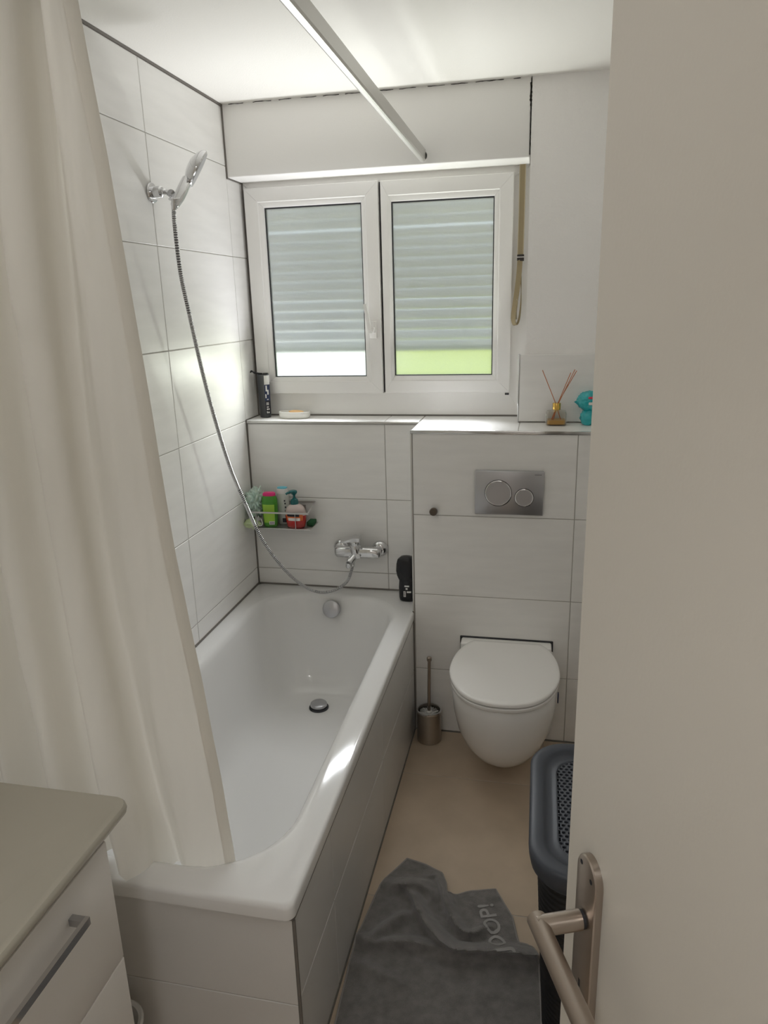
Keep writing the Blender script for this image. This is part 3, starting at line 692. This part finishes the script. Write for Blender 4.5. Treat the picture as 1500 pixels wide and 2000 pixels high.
box('packet_print', KX - .006, KX + .018, KY - .0335, KY - .027, Z0 + .100, Z0 + .108, 'red_print', pk, .002)
box('packet_print', KX - .004, KX + .020, KY - .0335, KY - .027, Z0 + .078, Z0 + .088, 'label_white', pk, .002)

# black bottle on the tub rim
bb = thing('black_gel_bottle', 'black shower gel bottle on the tub rim beside the toilet wall', 'bottle')
BX, BY = .690, -.100; ZB = TUBH + .001
bp_ = [(.026, .017, ZB), (.031, .020, ZB + .004), (.033, .021, ZB + .015), (.034, .021, ZB + .06), (.032, .021, ZB + .085), (.032, .021, ZB + .092)]
bottle('bottle_body', bb, BX, BY, bp_, 'black_plastic')
bottle('cap', bb, BX, BY, [(.034, .022, ZB + .093), (.041, .026, ZB + .110), (.044, .028, ZB + .130), (.042, .027, ZB + .160), (.037, .025, ZB + .178), (.024, .018, ZB + .190), (.010, .008, ZB + .194)], 'black_plastic')
bc2 = patch('barcode', bb, BX, BY, bp_, 255, 268, ZB + .022, ZB + .046, 'label_white')
for i in range(4): patch('barcode_bar', bc2, BX, BY, bp_, 257, 266, ZB + .025 + i * .005, ZB + .0275 + i * .005, 'label_black', .0013, nn=2, nz=1)
patch('label_print', bb, BX, BY, bp_, 262, 286, ZB + .066, ZB + .072, 'label_white'); patch('label_print', bb, BX, BY, bp_, 268, 276, ZB + .054, ZB + .061, 'label_white'); patch('label_print', bb, BX, BY, bp_, 272, 300, ZB + .040, ZB + .047, 'label_white')

# ------------------------------------------------------------------ toilet, flush plate, brush
fp = thing('flush_plate', 'satin metal dual flush plate above the toilet', 'flush plate')
box('plate', .975, 1.2235, -D - .011, -D, .9465, 1.1125, 'satin_chrome', fp, .002)
for x, z, r in ((1.060, 1.029, .049), (1.154, 1.014, .034)):
    b_ = lathe('flush_button', [(r - .001, .0105), (r - .001, .0128), (r - .003, .0142), (.0, .0142)], (x, -D, z), 'satin_chrome', fp, (0, -1, 0), 40, False)
    lathe('button_ring', [(r + .0012, .0105), (r + .0012, .0118), (r - .0008, .0118)], (x, -D, z), 'gasket', b_, (0, -1, 0), 40, False)
    lathe('button_rim', [(r - .0006, .0120), (r - .0006, .0142), (r - .0028, .0148), (r - .0040, .0142)], (x, -D, z), 'chrome', b_, (0, -1, 0), 40, False)
box('maker_mark', 1.190, 1.215, -D - .0115, -D - .010, 1.0995, 1.1010, 'gasket', fp)
kb = thing('lid_stop', 'small round brown stop knob on the toilet wall', 'knob')
lathe('stop_base', [(.0125, 0), (.0125, .010), (.011, .012)], (.822, -D, .953), 'chrome', kb, (0, -1, 0), 24); lathe('stop_knob', [(.011, .011), (.0145, .013), (.0150, .024), (.013, .029), (.0, .030)], (.822, -D, .953), 'brass_rubber', kb, (-.1, -1, -.05), 24, False)

TX = 1.1045
to = thing('toilet', 'white wall-hung toilet with closed round lid', 'toilet')
LID = [(-.232, .128), (-.26, .150), (-.30, .170), (-.36, .187), (-.42, .1945), (-.48, .1945), (-.54, .183), (-.59, .164), (-.635, .136), (-.668, .100), (-.688, .056), (-.694, .018)]
def outline(sc=1.0, cyy=-.46, z=0, dz=None, back=None):
    pts = [(TX + w, y) for y, w in LID] + [(TX - w, y) for y, w in reversed(LID)]
    c = catmull([Vector((x, y, 0)) for x, y in pts], 4, False)
    return [Vector((TX + (p.x - TX) * sc, cyy + (p.y - cyy) * sc, z)) for p in c]
loft_obj('lid', [outline(.955, z=.4225), outline(.988, z=.4225), outline(1.0, z=.4255), outline(1.0, z=.433), outline(.990, z=.4365), outline(.970, z=.4390), outline(.90, z=.4405), outline(.5, z=.4425)], 'ceramic', to)
loft_obj('seat', [outline(.95, z=.4035), outline(.982, z=.4035), outline(.990, z=.4060), outline(.990, z=.4145), outline(.980, z=.4170), outline(.94, z=.4175)], 'ceramic', to)
BW = [(.399, .176, -.672), (.398, .182, -.677), (.393, .1865, -.681), (.35, .187, -.680), (.29, .182, -.668), (.22, .170, -.645), (.16, .150, -.610), (.11, .124, -.565), (.075, .098, -.520), (.055, .070, -.475), (.048, .040, -.43)]
def bowl(z, w, yf):
    yb = -D + .0; ln = yb - yf; half = []
    for t, s in ((0, .945), (.12, .95), (.28, .975), (.42, 1.0), (.55, .995), (.68, .94), (.80, .82), (.90, .63), (.96, .42), (.99, .22), (1.0, .06)):
        half.append((yb - ln * t, w * s))
    pts = [Vector((TX + ww, y, z)) for y, ww in half] + [Vector((TX - ww, y, z)) for y, ww in reversed(half)]
    return catmull(pts, 3)
loft_obj('bowl', [bowl(*q) for q in BW], 'ceramic', to, angle=70)
box('mounting_deck', .926, 1.2735, -.262, -D, .385, .4355, 'ceramic', to, .008, 3)
struct_g = box('mounting_gasket', .920, 1.2795, -D - .004, -D + .001, .36, .4405, 'gasket', to, .003)
for s in (-1, 1): lathe('hinge', [(.009, .395), (.009, .432), (.007, .434)], (TX + s * .075, -.245, 0), 'satin_chrome', to, n=14)
hb_ = box('rim_block_hook', TX + .188, TX + .192, -.50, -.49, .345, .385, 'label_navy', None, .001); tag(hb_, 'blue plastic rim hook on the right of the toilet bowl', 'hook')
bh = thing('brush_holder', 'brushed steel toilet brush holder on the floor', 'holder')
QX, QY = .802, -.272
lathe('holder_cup', [(.046, .0), (.049, .002), (.049, .134), (.0485, .136), (.045, .136), (.044, .020), (.0, .018)], (QX, QY, 0), 'steel', bh, n=36, cap=False)
lathe('holder_rim', [(.0495, .130), (.0505, .133), (.0495, .137), (.045, .137)], (QX, QY, 0), 'chrome', bh, n=36, cap=False)
tbz = thing('toilet_brush', 'toilet brush with steel handle standing in its holder', 'toilet brush')
tube('brush_handle', [(QX, QY, .115), (QX + .001, QY, .24), (QX + .003, QY, .352)], .0062, 'nickel', tbz, 14)
lathe('handle_end', [(.0062, .0), (.0095, .003), (.0100, .010), (.0095, .017), (.005, .019)], (QX + .003, QY, .350), 'nickel', tbz, n=18)
lathe('brush_collar', [(.006, .118), (.011, .120), (.012, .128), (.007, .132)], (QX, QY, 0), 'bristle', tbz, n=16)
V = []; F = []
for k in range(70):
    a = 2 * PI * k / 70 + random.uniform(-.03, .03); e_ = Vector((math.cos(a), math.sin(a), 0)); s_ = Vector((-e_.y, e_.x, 0)) * .0011
    z1 = .122 + random.uniform(-.005, .004); r1 = .040 + random.uniform(-.003, .001); c = Vector((QX, QY, 0)); b0 = len(V)
    for r, z in ((.006, .118), (r1, z1), (r1, z1 - .05)):
        V += [c + e_ * r - s_ + Vector((0, 0, z)), c + e_ * r + s_ + Vector((0, 0, z)), c + e_ * r + Vector((0, 0, z - .002))]
    for q in (0, 3):
        for i in range(3): F.append((b0 + q + i, b0 + q + (i + 1) % 3, b0 + q + 3 + (i + 1) % 3, b0 + q + 3 + i))
o = make('bristles', V, F, 'bristle', tbz); o['kind'] = 'stuff'; fix(o.data)

# ------------------------------------------------------------------ laundry basket
lk = thing('laundry_basket', 'dark laundry basket with slate grey perforated lid behind the door', 'basket')
LX0, LX1, LY0, LY1 = 1.204, 1.600, -1.565, -1.075; LZ = .568
rings = []
NR = 128
for i in range(NR + 1):
    z = .004 + (LZ - .045) * i / NR; t = i / NR
    ins = .048 - .027 * t + .0022 * math.sin(2 * PI * t * 32)
    rings.append([Vector((x, y, z + .014 * math.sin((x - LX0) * 14) * math.sin((y - LY0) * 9))) for x, y in rrect(LX0 + ins, LX1 - ins, LY0 + ins, LY1 - ins, .085, 6)])
loft_obj('basket_body', rings, 'basket_black', lk, True, False, 80)
lid = bpy.data.objects.new('lid', None); COL.objects.link(lid); lid.parent = lk
def lr(d, z, r): return [Vector((x, y, z)) for x, y in rrect(LX0 + d, LX1 - d, LY0 + d, LY1 - d, r, 10)]
loft_obj('lid_rim', [lr(.014, LZ - .058, .085), lr(.006, LZ - .045, .09), lr(.001, LZ - .02, .095), lr(.0, LZ - .008, .10), lr(.003, LZ - .002, .10), lr(.008, LZ, .098), lr(.028, LZ, .085), lr(.034, LZ - .003, .08), lr(.038, LZ - .009, .078), lr(.045, LZ - .012, .075), lr(.056, LZ - .012, .068), lr(.060, LZ - .010, .066), lr(.064, LZ - .010, .064), lr(.067, LZ - .014, .062)], 'lid_plastic', lid, False, False, 50)
gx0, gx1, gy0, gy1 = LX0 + .063, LX1 - .063, LY0 + .063, LY1 - .063
V = []; F = []; pitch = .0135; ph = .0115
nxr = int((gx1 - gx0) / pitch); nyr = int((gy1 - gy0) / ph)
cr_ = .062
def inside(x, y, m_=0):
    qx = max(gx0 + cr_ - x, x - (gx1 - cr_), 0); qy = max(gy0 + cr_ - y, y - (gy1 - cr_), 0)
    return math.hypot(qx, qy) <= cr_ - m_ if (qx and qy) else (gx0 + m_ <= x <= gx1 - m_ and gy0 + m_ <= y <= gy1 - m_)
for j in range(nyr):
    yc = gy0 + (j + .5) * (gy1 - gy0) / nyr
    for i in range(nxr + 1):
        xc = gx0 + (i + .5 - (.5 if j % 2 else 0)) * (gx1 - gx0) / nxr
        if not inside(xc, yc, .001): continue
        hx_, hy_ = (gx1 - gx0) / nxr / 2, (gy1 - gy0) / nyr / 2; b0 = len(V)
        outer = [(1, 0), (1, 1), (0, 1), (-1, 1), (-1, 0), (-1, -1), (0, -1), (1, -1)]
        for ox, oy in outer: V.append((xc + ox * hx_, yc + oy * hy_, LZ - .012))
        for k in range(8):
            a = PI / 4 * k; V.append((xc + .0047 * math.cos(a), yc + .0040 * math.sin(a), LZ - .0115))
        for k in range(8):
            a = PI / 4 * k; V.append((xc + .0045 * math.cos(a), yc + .0038 * math.sin(a), LZ - .0160))
        for k in range(8):
            k2 = (k + 1) % 8; F.append((b0 + k, b0 + k2, b0 + 8 + k2, b0 + 8 + k)); F.append((b0 + 8 + k, b0 + 8 + k2, b0 + 16 + k2, b0 + 16 + k))
o = make('perforated_panel', V, F, 'lid_plastic', lid)

# ------------------------------------------------------------------ towel on the floor
RIDGES = [([(0.8501, -1.0878), (0.8792, -1.119), (0.9118, -1.1769), (0.9454, -1.2203), (0.9852, -1.2553), (1.0218, -1.2741), (1.0723, -1.2699), (1.1555, -1.2596), (1.2299, -1.2558)], .034, .020),
          ([(0.9359, -1.0229), (0.9627, -1.0805), (0.9813, -1.1364), (1.0077, -1.1878), (1.0371, -1.2148), (1.0675, -1.2145), (1.0998, -1.1819)], .026, .017),
          ([(0.7846, -1.2877), (0.8188, -1.2391), (0.8519, -1.2001), (0.8879, -1.1711)], .018, .018),
          ([(0.7421, -1.2692), (0.7869, -1.2976), (0.8458, -1.2842), (0.901, -1.2741), (0.9536, -1.2772), (0.9975, -1.2843)], .020, .020),
          ([(0.7862, -1.0824), (0.8387, -1.0791), (0.8853, -1.0707), (0.926, -1.0879), (0.9418, -1.1326)], .020, .026),
          ([(0.7485, -1.3573), (0.8443, -1.3826), (0.889, -1.3974)], .010, .022)]
RID = []
for pts, hgt, wid in RIDGES: RID.append(([(p.x, p.y) for p in catmull([Vector((x, y, 0)) for x, y in pts], 3)], hgt, wid))
def towel_h(x, y):
    s = 0
    for pts, hgt, wid in RID:
        best = 9; bs = 1; bt = 0
        for i in range(len(pts) - 1):
            ax, ay = pts[i]; bx, by = pts[i + 1]; dx, dy = bx - ax, by - ay; L2 = dx * dx + dy * dy
            t = max(0, min(1, ((x - ax) * dx + (y - ay) * dy) / L2)); ex, ey = x - ax - t * dx, y - ay - t * dy; d = math.hypot(ex, ey)
            if d < best: best = d; bs = 1 if ey > 0 else -1; bt = (i + t) / (len(pts) - 1)
        w = wid * (1.35 if bs > 0 else .48)
        s += 1.35 * hgt * math.exp(-(best / w) ** 2) * min(1, .35 + 3 * min(bt, 1 - bt) + (.65 if hgt > .03 and bt > .5 else 0))
    n_ = noise.noise(Vector((x * 16, y * 16, 0))) * .003 + noise.noise(Vector((x * 60, y * 60, 3))) * .0009
    return .009 + s + n_
def towel_p(x, y):
    h = towel_h(x, y)
    return Vector((x, y - 1.15 * max(0, h - .022) + .012 * min(1, max(0, h - .02) / .02), h))
def polyl(pts, t):
    P = [Vector((x, y, 0)) for x, y in pts]; L = [0]
    for i in range(1, len(P)): L.append(L[-1] + (P[i] - P[i - 1]).length)
    d = t * L[-1]
    for i in range(1, len(P)):
        if d <= L[i] + 1e-9: f = (d - L[i - 1]) / (L[i] - L[i - 1]); return P[i - 1].lerp(P[i], f)
    return P[-1]
AB = [(.8297, -.948), (.895, -.965), (.949, -.992), (.966, -1.04), (.975, -1.085), (1.04, -1.048), (1.1147, -1.026)]
BC_ = [(1.1147, -1.026), (1.167, -1.12), (1.188, -1.207), (1.215, -1.212), (1.243, -1.259), (1.250, -1.425), (1.235, -1.66)]
AD = [(.8297, -.948), (.780, -1.048), (.764, -1.104), (.748, -1.239), (.743, -1.278), (.745, -1.36), (.752, -1.519), (.755, -1.66)]
DC = [(.755, -1.66), (1.235, -1.66)]
NU, NV = 90, 130
A_, B_, C_, D_ = [Vector((*q, 0)) for q in (AB[0], AB[-1], BC_[-1], AD[-1])]
V = []; F = []
for j in range(NV + 1):
    v = j / NV; l = polyl(AD, v); r = polyl(BC_, v)
    for i in range(NU + 1):
        u = i / NU; tt = polyl(AB, u); bt = polyl(DC, u)
        p = l * (1 - u) + r * u + tt * (1 - v) + bt * v - (A_ * (1 - u) * (1 - v) + B_ * u * (1 - v) + D_ * (1 - u) * v + C_ * u * v)
        V.append(towel_p(p.x, p.y))
W_ = NU + 1
for j in range(NV):
    for i in range(NU): F.append((j * W_ + i, (j + 1) * W_ + i, (j + 1) * W_ + i + 1, j * W_ + i + 1))
# underside skirt down towards the floor
edge = [j * W_ for j in range(NV + 1)] + [NV * W_ + i for i in range(1, NU + 1)] + [j * W_ + NU for j in range(NV - 1, -1, -1)] + [i for i in range(NU - 1, 0, -1)]
b0 = len(V)
for e_ in edge: V.append(Vector((V[e_].x, V[e_].y, max(.001, V[e_].z - .007))))
for k in range(len(edge)): k2 = (k + 1) % len(edge); F.append((edge[k], edge[k2], b0 + k2, b0 + k))
tw = thing('towel', 'crumpled grey terry towel lying on the bathroom floor', 'towel')
o = make('terry_cloth', V, F, 'towel', tw, True, 80); fix(o.data)
hem = [V[e_] + Vector((0, 0, -.001)) for e_ in edge]
tube('hem', hem[::2] + [hem[0]], .0028, 'towel_hem', tw, 6, False)
fc = bpy.data.curves.new('lettering', 'FONT'); fc.body = 'JOOP!'; fc.size = .066; fc.space_character = 1.0; fc.resolution_u = 4; fc.offset = .0009
fo = bpy.data.objects.new('lettering_source', fc); COL.objects.link(fo)
bpy.context.view_layer.update()
me = bpy.data.meshes.new_from_object(fo.evaluated_get(bpy.context.evaluated_depsgraph_get()))
bpy.data.objects.remove(fo, do_unlink=True)
bm = bmesh.new(); bm.from_mesh(me)
bmesh.ops.triangulate(bm, faces=bm.faces)
bmesh.ops.subdivide_edges(bm, edges=[e for e in bm.edges if e.calc_length() > .012], cuts=2)
bmesh.ops.triangulate(bm, faces=bm.faces)
q0 = Vector((1.166, -1.258)); q1 = Vector((1.106, -1.075)); dr = (q1 - q0).normalized(); upv = Vector((-dr.y, dr.x))
for v in bm.verts:
    p = q0 + dr * (v.co.x * 1.06) + upv * v.co.y
    v.co = towel_p(p.x, p.y) + Vector((0, 0, .0018))
bm.to_mesh(me); bm.free(); me.name = 'lettering'; me.materials.clear(); me.materials.append(MATS['thread'])
ob = obj('lettering', me, None, tw); ob['label'] = 'pale embroidered letters on the towel'

# ------------------------------------------------------------------ curtain and rail
cu = thing('shower_curtain', 'cream fabric shower curtain gathered at the near end of the bathtub', 'curtain')
NUc, NVc = 420, 90
V = []; F = []
PLAN = [(.008, .004), (.03, -.022), (.055, .012), (.085, .016), (.105, -.020), (.135, -.030), (.165, .008), (.190, .022), (.212, -.004), (.235, -.034), (.268, -.030), (.288, .008), (.312, .016), (.335, -.006), (.352, -.032), (.385, -.036), (.402, -.022), (.400, .012), (.414, .030), (.440, .014), (.470, -.006), (.505, -.010), (.535, -.004), (.555, .002)]
PLC = catmull([Vector((x, y, 0)) for x, y in PLAN], 20)
def cpt(u, v):
    f_ = u * (len(PLC) - 1); i0 = min(int(f_), len(PLC) - 2); q = PLC[i0].lerp(PLC[i0 + 1], f_ - i0)
    e = .555 - q.x
    zb = .546 if q.x < .36 else max(.470, .546 - (q.x - .36) * 2.2)
    z = 2.205 - v * (2.205 - zb)
    xb = .549 - e * 1.02; xm = .511 - e * .96; xt = .461 - (e * .36 if e < .15 else .054 + (e - .15) * 1.0)
    x = xt * (1 - v) * (.45 - v) / .45 + xm * v * (1 - v) / (.45 * .55) + xb * v * (v - .45) / .55
    wob = noise.noise(Vector((q.x * 9, v * 2.2, 4.0)))
    amp = (1.7 - .35 * v) * (1 + .5 * noise.noise(Vector((q.x * 6, v * 1.6, 1.0))))
    yc = -1.672 + .022 * v + (.045 * max(0, v - .55) / .45 * min(1, max(0, (q.x - .36) / .05)))
    y = yc + q.y * amp * (.9 if v > .3 else 1) + .008 * wob
    x += .006 * noise.noise(Vector((q.x * 12, v * 3, 9.0)))
    y += noise.noise(Vector((q.x * 40 + v * 9, v * 7, 7))) * .003
    return Vector((max(.006, x), y, z))
for j in range(NVc + 1):
    for i in range(NUc + 1): V.append(cpt(i / NUc, j / NVc))
Wc = NUc + 1
for j in range(NVc):
    for i in range(NUc): F.append((j * Wc + i, (j + 1) * Wc + i, (j + 1) * Wc + i + 1, j * Wc + i + 1))
make('curtain_cloth', V, F, 'curtain', cu, True, 180)
# folded side hem turning back at the free edge
V2 = []; F2 = []
for j in range(NVc + 1):
    p = V[j * Wc + NUc]; q = V[j * Wc + NUc - 8]; d = Vector((.010, .020, 0))
    V2 += [p + Vector((-.002, -.0008, 0)), p + Vector((.003, .001, 0)), p + Vector((.011, .010, 0)), p + Vector((.014, .018, 0)), p + Vector((.011, .014, 0)), p + Vector((-.001, .003, 0))]
for j in range(NVc):
    for k in range(6): F2.append((j * 6 + k, j * 6 + (k + 1) % 6, (j + 1) * 6 + (k + 1) % 6, (j + 1) * 6 + k))
o = make('side_hem', V2, F2, 'curtain', cu, True, 60); fix(o.data)
crl = thing('curtain_rail', 'flat silver curtain rail running from the shutter box under the ceiling', 'rail')
rp_ = [(.748, 2.238), (.749, 2.240), (.769, 2.240), (.770, 2.238), (.770, 2.206), (.767, 2.201), (.763, 2.199), (.755, 2.199), (.751, 2.201), (.748, 2.206)]
# straight run, then round the corner over the near end of the tub to the left wall
V, F = loft([[Vector((x, .0 - .001, z)) for x, z in rp_], [Vector((x, -1.60, z)) for x, z in rp_]]); o = make('rail_profile', V, F, 'aluminium', crl, True, 25); fix(o.data)
rings = []
for k in range(9):
    a = PI / 2 * k / 8
    rings.append([Vector((.66 + (x - .66) * math.cos(a), -1.60 - (x - .66) * math.sin(a), z)) for x, z in rp_])
o = loft_obj('rail_bend', rings, 'aluminium', crl, angle=25)
V, F = loft([[Vector((.66, -1.60 - (x - .66), z)) for x, z in rp_], [Vector((.001, -1.60 - (x - .66), z)) for x, z in rp_]]); o = make('rail_profile', V, F, 'aluminium', crl, True, 25); fix(o.data)
lathe('rail_socket', [(.0, 0), (.019, 0), (.019, .003), (.0165, .004)], (.759, -.0, 2.2175), 'white_plastic', crl, (0, -1, 0), 24, False)
for k in range(9): box('glider', .05 + k * .05, .058 + k * .05, -1.705, -1.695, 2.190, 2.201, 'white_plastic', cu)

# ------------------------------------------------------------------ vanity
wbn = thing('washbasin', 'glossy cream washbasin top with rounded corner', 'washbasin')
VX, VY1, VY0 = .486, -1.814, -2.52; VZ = .85
def vr(d, z, r): return [Vector((x, y, z)) for x, y in rrect(.003, VX - d, VY0 + d, VY1 - d, (max(.004, r), .004, .004, max(.004, r)), 10)]
def bowl_r(s, z): return [Vector((.225 + (x - .225) * 1, y, z)) for x, y in rrect(.225 - .15 * s, .225 + .15 * s, -2.35 - .15 * s, -2.35 + .15 * s, .1 * s, 10)]
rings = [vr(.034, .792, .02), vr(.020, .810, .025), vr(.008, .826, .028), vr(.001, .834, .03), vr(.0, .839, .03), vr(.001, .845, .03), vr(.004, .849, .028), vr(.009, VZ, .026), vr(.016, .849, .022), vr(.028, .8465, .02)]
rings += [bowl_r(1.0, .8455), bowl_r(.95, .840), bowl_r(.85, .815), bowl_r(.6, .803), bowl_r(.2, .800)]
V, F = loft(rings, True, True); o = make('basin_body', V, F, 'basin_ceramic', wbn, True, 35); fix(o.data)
vc = thing('vanity_cabinet', 'white lacquered vanity cabinet with drawers below the washbasin', 'cabinet')
box('cabinet_body', .004, .436, -2.49, -1.866, .25, .7915, 'lacquer', vc, .001)
for z0_, z1_ in ((.5305, .7915), (.252, .5275)):
    d_ = box('drawer_front', .437, .455, -2.49, -1.866, z0_, z1_, 'lacquer', vc, .0015)
    zz = .731 if z0_ > .5 else .47
    hz = [(.4795, zz - .0075), (.4875, zz - .0075), (.4875, zz + .0075), (.4795, zz + .0075)]
    V, F = loft([[Vector((x, -1.977, z)) for x, z in hz], [Vector((x, -2.38, z)) for x, z in hz]])
    h_ = make('handle', V, F, 'chrome', d_); fix(h_.data)
    b2_ = box('handle_post', .4545, .480, -1.989, -1.977, zz - .007, zz + .007, 'satin_chrome', d_); box('handle_post', .4545, .480, -2.38, -2.368, zz - .007, zz + .007, 'satin_chrome', d_)
bn = thing('waste_bin', 'small white bin squeezed between cabinet and bathtub', 'bin')
lathe('bin_body', [(.044, 0), (.047, .003), (.054, .215), (.050, .215), (.043, .006), (.0, .006)], (.336, -1.778, 0), 'white_plastic', bn, n=32, cap=False)
lathe('bin_rim', [(.053, .210), (.060, .216), (.061, .222), (.057, .226), (.050, .222), (.050, .212)], (.336, -1.778, 0), 'white_plastic', bn, n=32, cap=False)

# ------------------------------------------------------------------ door
DRA = math.atan2(-.934, .357)
dn = Vector((-.934, -.357, 0)); dt = Vector((.357, -.934, 0)); dc = Vector((1.2737, -2.1517, 0))
def dpt(s, off, z): q = dc + dt * s + dn * off; return Vector((q.x, q.y, z))
door = sempty('door_1', 'cream painted door standing open at the right')
def dbox(name, s0, s1, o0, o1, z0, z1, m, parent, bev=0):
    bm = bmesh.new(); bmesh.ops.create_cube(bm, size=1)
    for v in bm.verts: v.co = Vector(((s0 + s1) / 2 + v.co.x * (s1 - s0), (o0 + o1) / 2 + v.co.y * (o1 - o0), (z0 + z1) / 2 + v.co.z * (z1 - z0)))
    if bev: bmesh.ops.bevel(bm, geom=bm.edges[:], offset=bev, segments=3, affect='EDGES')
    for v in bm.verts: v.co = dpt(v.co.x, v.co.y, v.co.z)
    bmesh.ops.recalc_face_normals(bm, faces=bm.faces)
    me = bpy.data.meshes.new(name); bm.to_mesh(me); bm.free(); me.shade_smooth(); me.set_sharp_from_angle(angle=math.radians(40)); return obj(name, me, m, parent)
dbox('door_leaf', -.0765, .72, -.040, 0, .008, 2.02, 'door_paint', door, .002)
hs_ = bpy.data.objects.new('door_handle', None); COL.objects.link(hs_); hs_.parent = door
PC, PW = -.0085, .0235
def plate_ring(off, sh): 
    out = []
    for k in range(17): a = PI * k / 16; out.append(dpt(PC + (PW - sh) * math.cos(a), off, 1.101 + (PW * 1.05 - sh) * math.sin(a)))
    for k in range(17): a = PI + PI * k / 16; out.append(dpt(PC + (PW - sh) * math.cos(a), off, .895 + (PW * 1.05 - sh) * math.sin(a)))
    return out
loft_obj('handle_plate', [plate_ring(0, 0), plate_ring(.0075, 0), plate_ring(.009, .0012), plate_ring(.0095, .003)], 'nickel', hs_, angle=30)
NZ = 1.044
nk = [dpt(-.009, .0095, NZ), dpt(-.009, .052, NZ), ]
tube('handle_neck', [dpt(-.009, .013, NZ), dpt(-.009, .050, NZ), dpt(-.009, .0635, NZ)], .0112, 'nickel', hs_, 24)
tube('neck_gap', [dpt(-.009, .009, NZ), dpt(-.009, .0135, NZ)], .0104, 'gasket', hs_, 24)
tube('handle_lever', [dpt(-.0195, .060, NZ), dpt(.03, .060, NZ), dpt(.118, .060, NZ)], .0110, 'nickel', hs_, 24)
dbox('keyhole', -.0115, -.0075, .009, .0098, .935, .958, 'gasket', hs_)
for s_, z_ in ((-.020, 1.112), (.004, 1.106)): dbox('screw', s_ - .0025, s_ + .0025, .009, .0102, z_ - .0025, z_ + .0025, 'gasket', hs_, .001)

m_ = bpy.data.materials.new('room_lamp_glow'); m_.use_nodes = True; b_ = m_.node_tree.nodes['Principled BSDF']; b_.inputs['Emission Color'].default_value = (1, .98, .955, 1); b_.inputs['Emission Strength'].default_value = 5.0; MATS['room_glow'] = m_  # emission of the added bathroom fill lamp
# ------------------------------------------------------------------ fill lamp added in the hall, out of view
hl = thing('hall_lamp', 'warm flat ceiling lamp in the hallway behind the viewer', 'lamp')
m_ = bpy.data.materials.new('lamp_glow'); m_.use_nodes = True; b_ = m_.node_tree.nodes['Principled BSDF']; b_.inputs['Emission Color'].default_value = (1, .985, .97, 1); b_.inputs['Emission Strength'].default_value = 10.5; MATS['glow'] = m_
lathe('lamp_base', [(.20, 0), (.20, -.02)], (1.1, -3.6, 2.5), 'white_plastic', hl, n=32); lathe('lamp_shade', [(.19, -.02), (.19, -.05), (.15, -.075), (.0, -.08)], (1.1, -3.6, 2.5), 'glow', hl, n=32, cap=False)

bl = thing('bathroom_lamp', 'round flat bathroom ceiling lamp above the vanity', 'lamp')  # out-of-view lamp added to brighten the near side of the room
lathe('lamp_base', [(.15, 0), (.15, -.015)], (.60, -2.50, H), 'white_plastic', bl, n=32); lathe('lamp_shade', [(.145, -.015), (.145, -.04), (.11, -.06), (.0, -.065)], (.60, -2.50, H), 'room_glow', bl, n=32, cap=False)
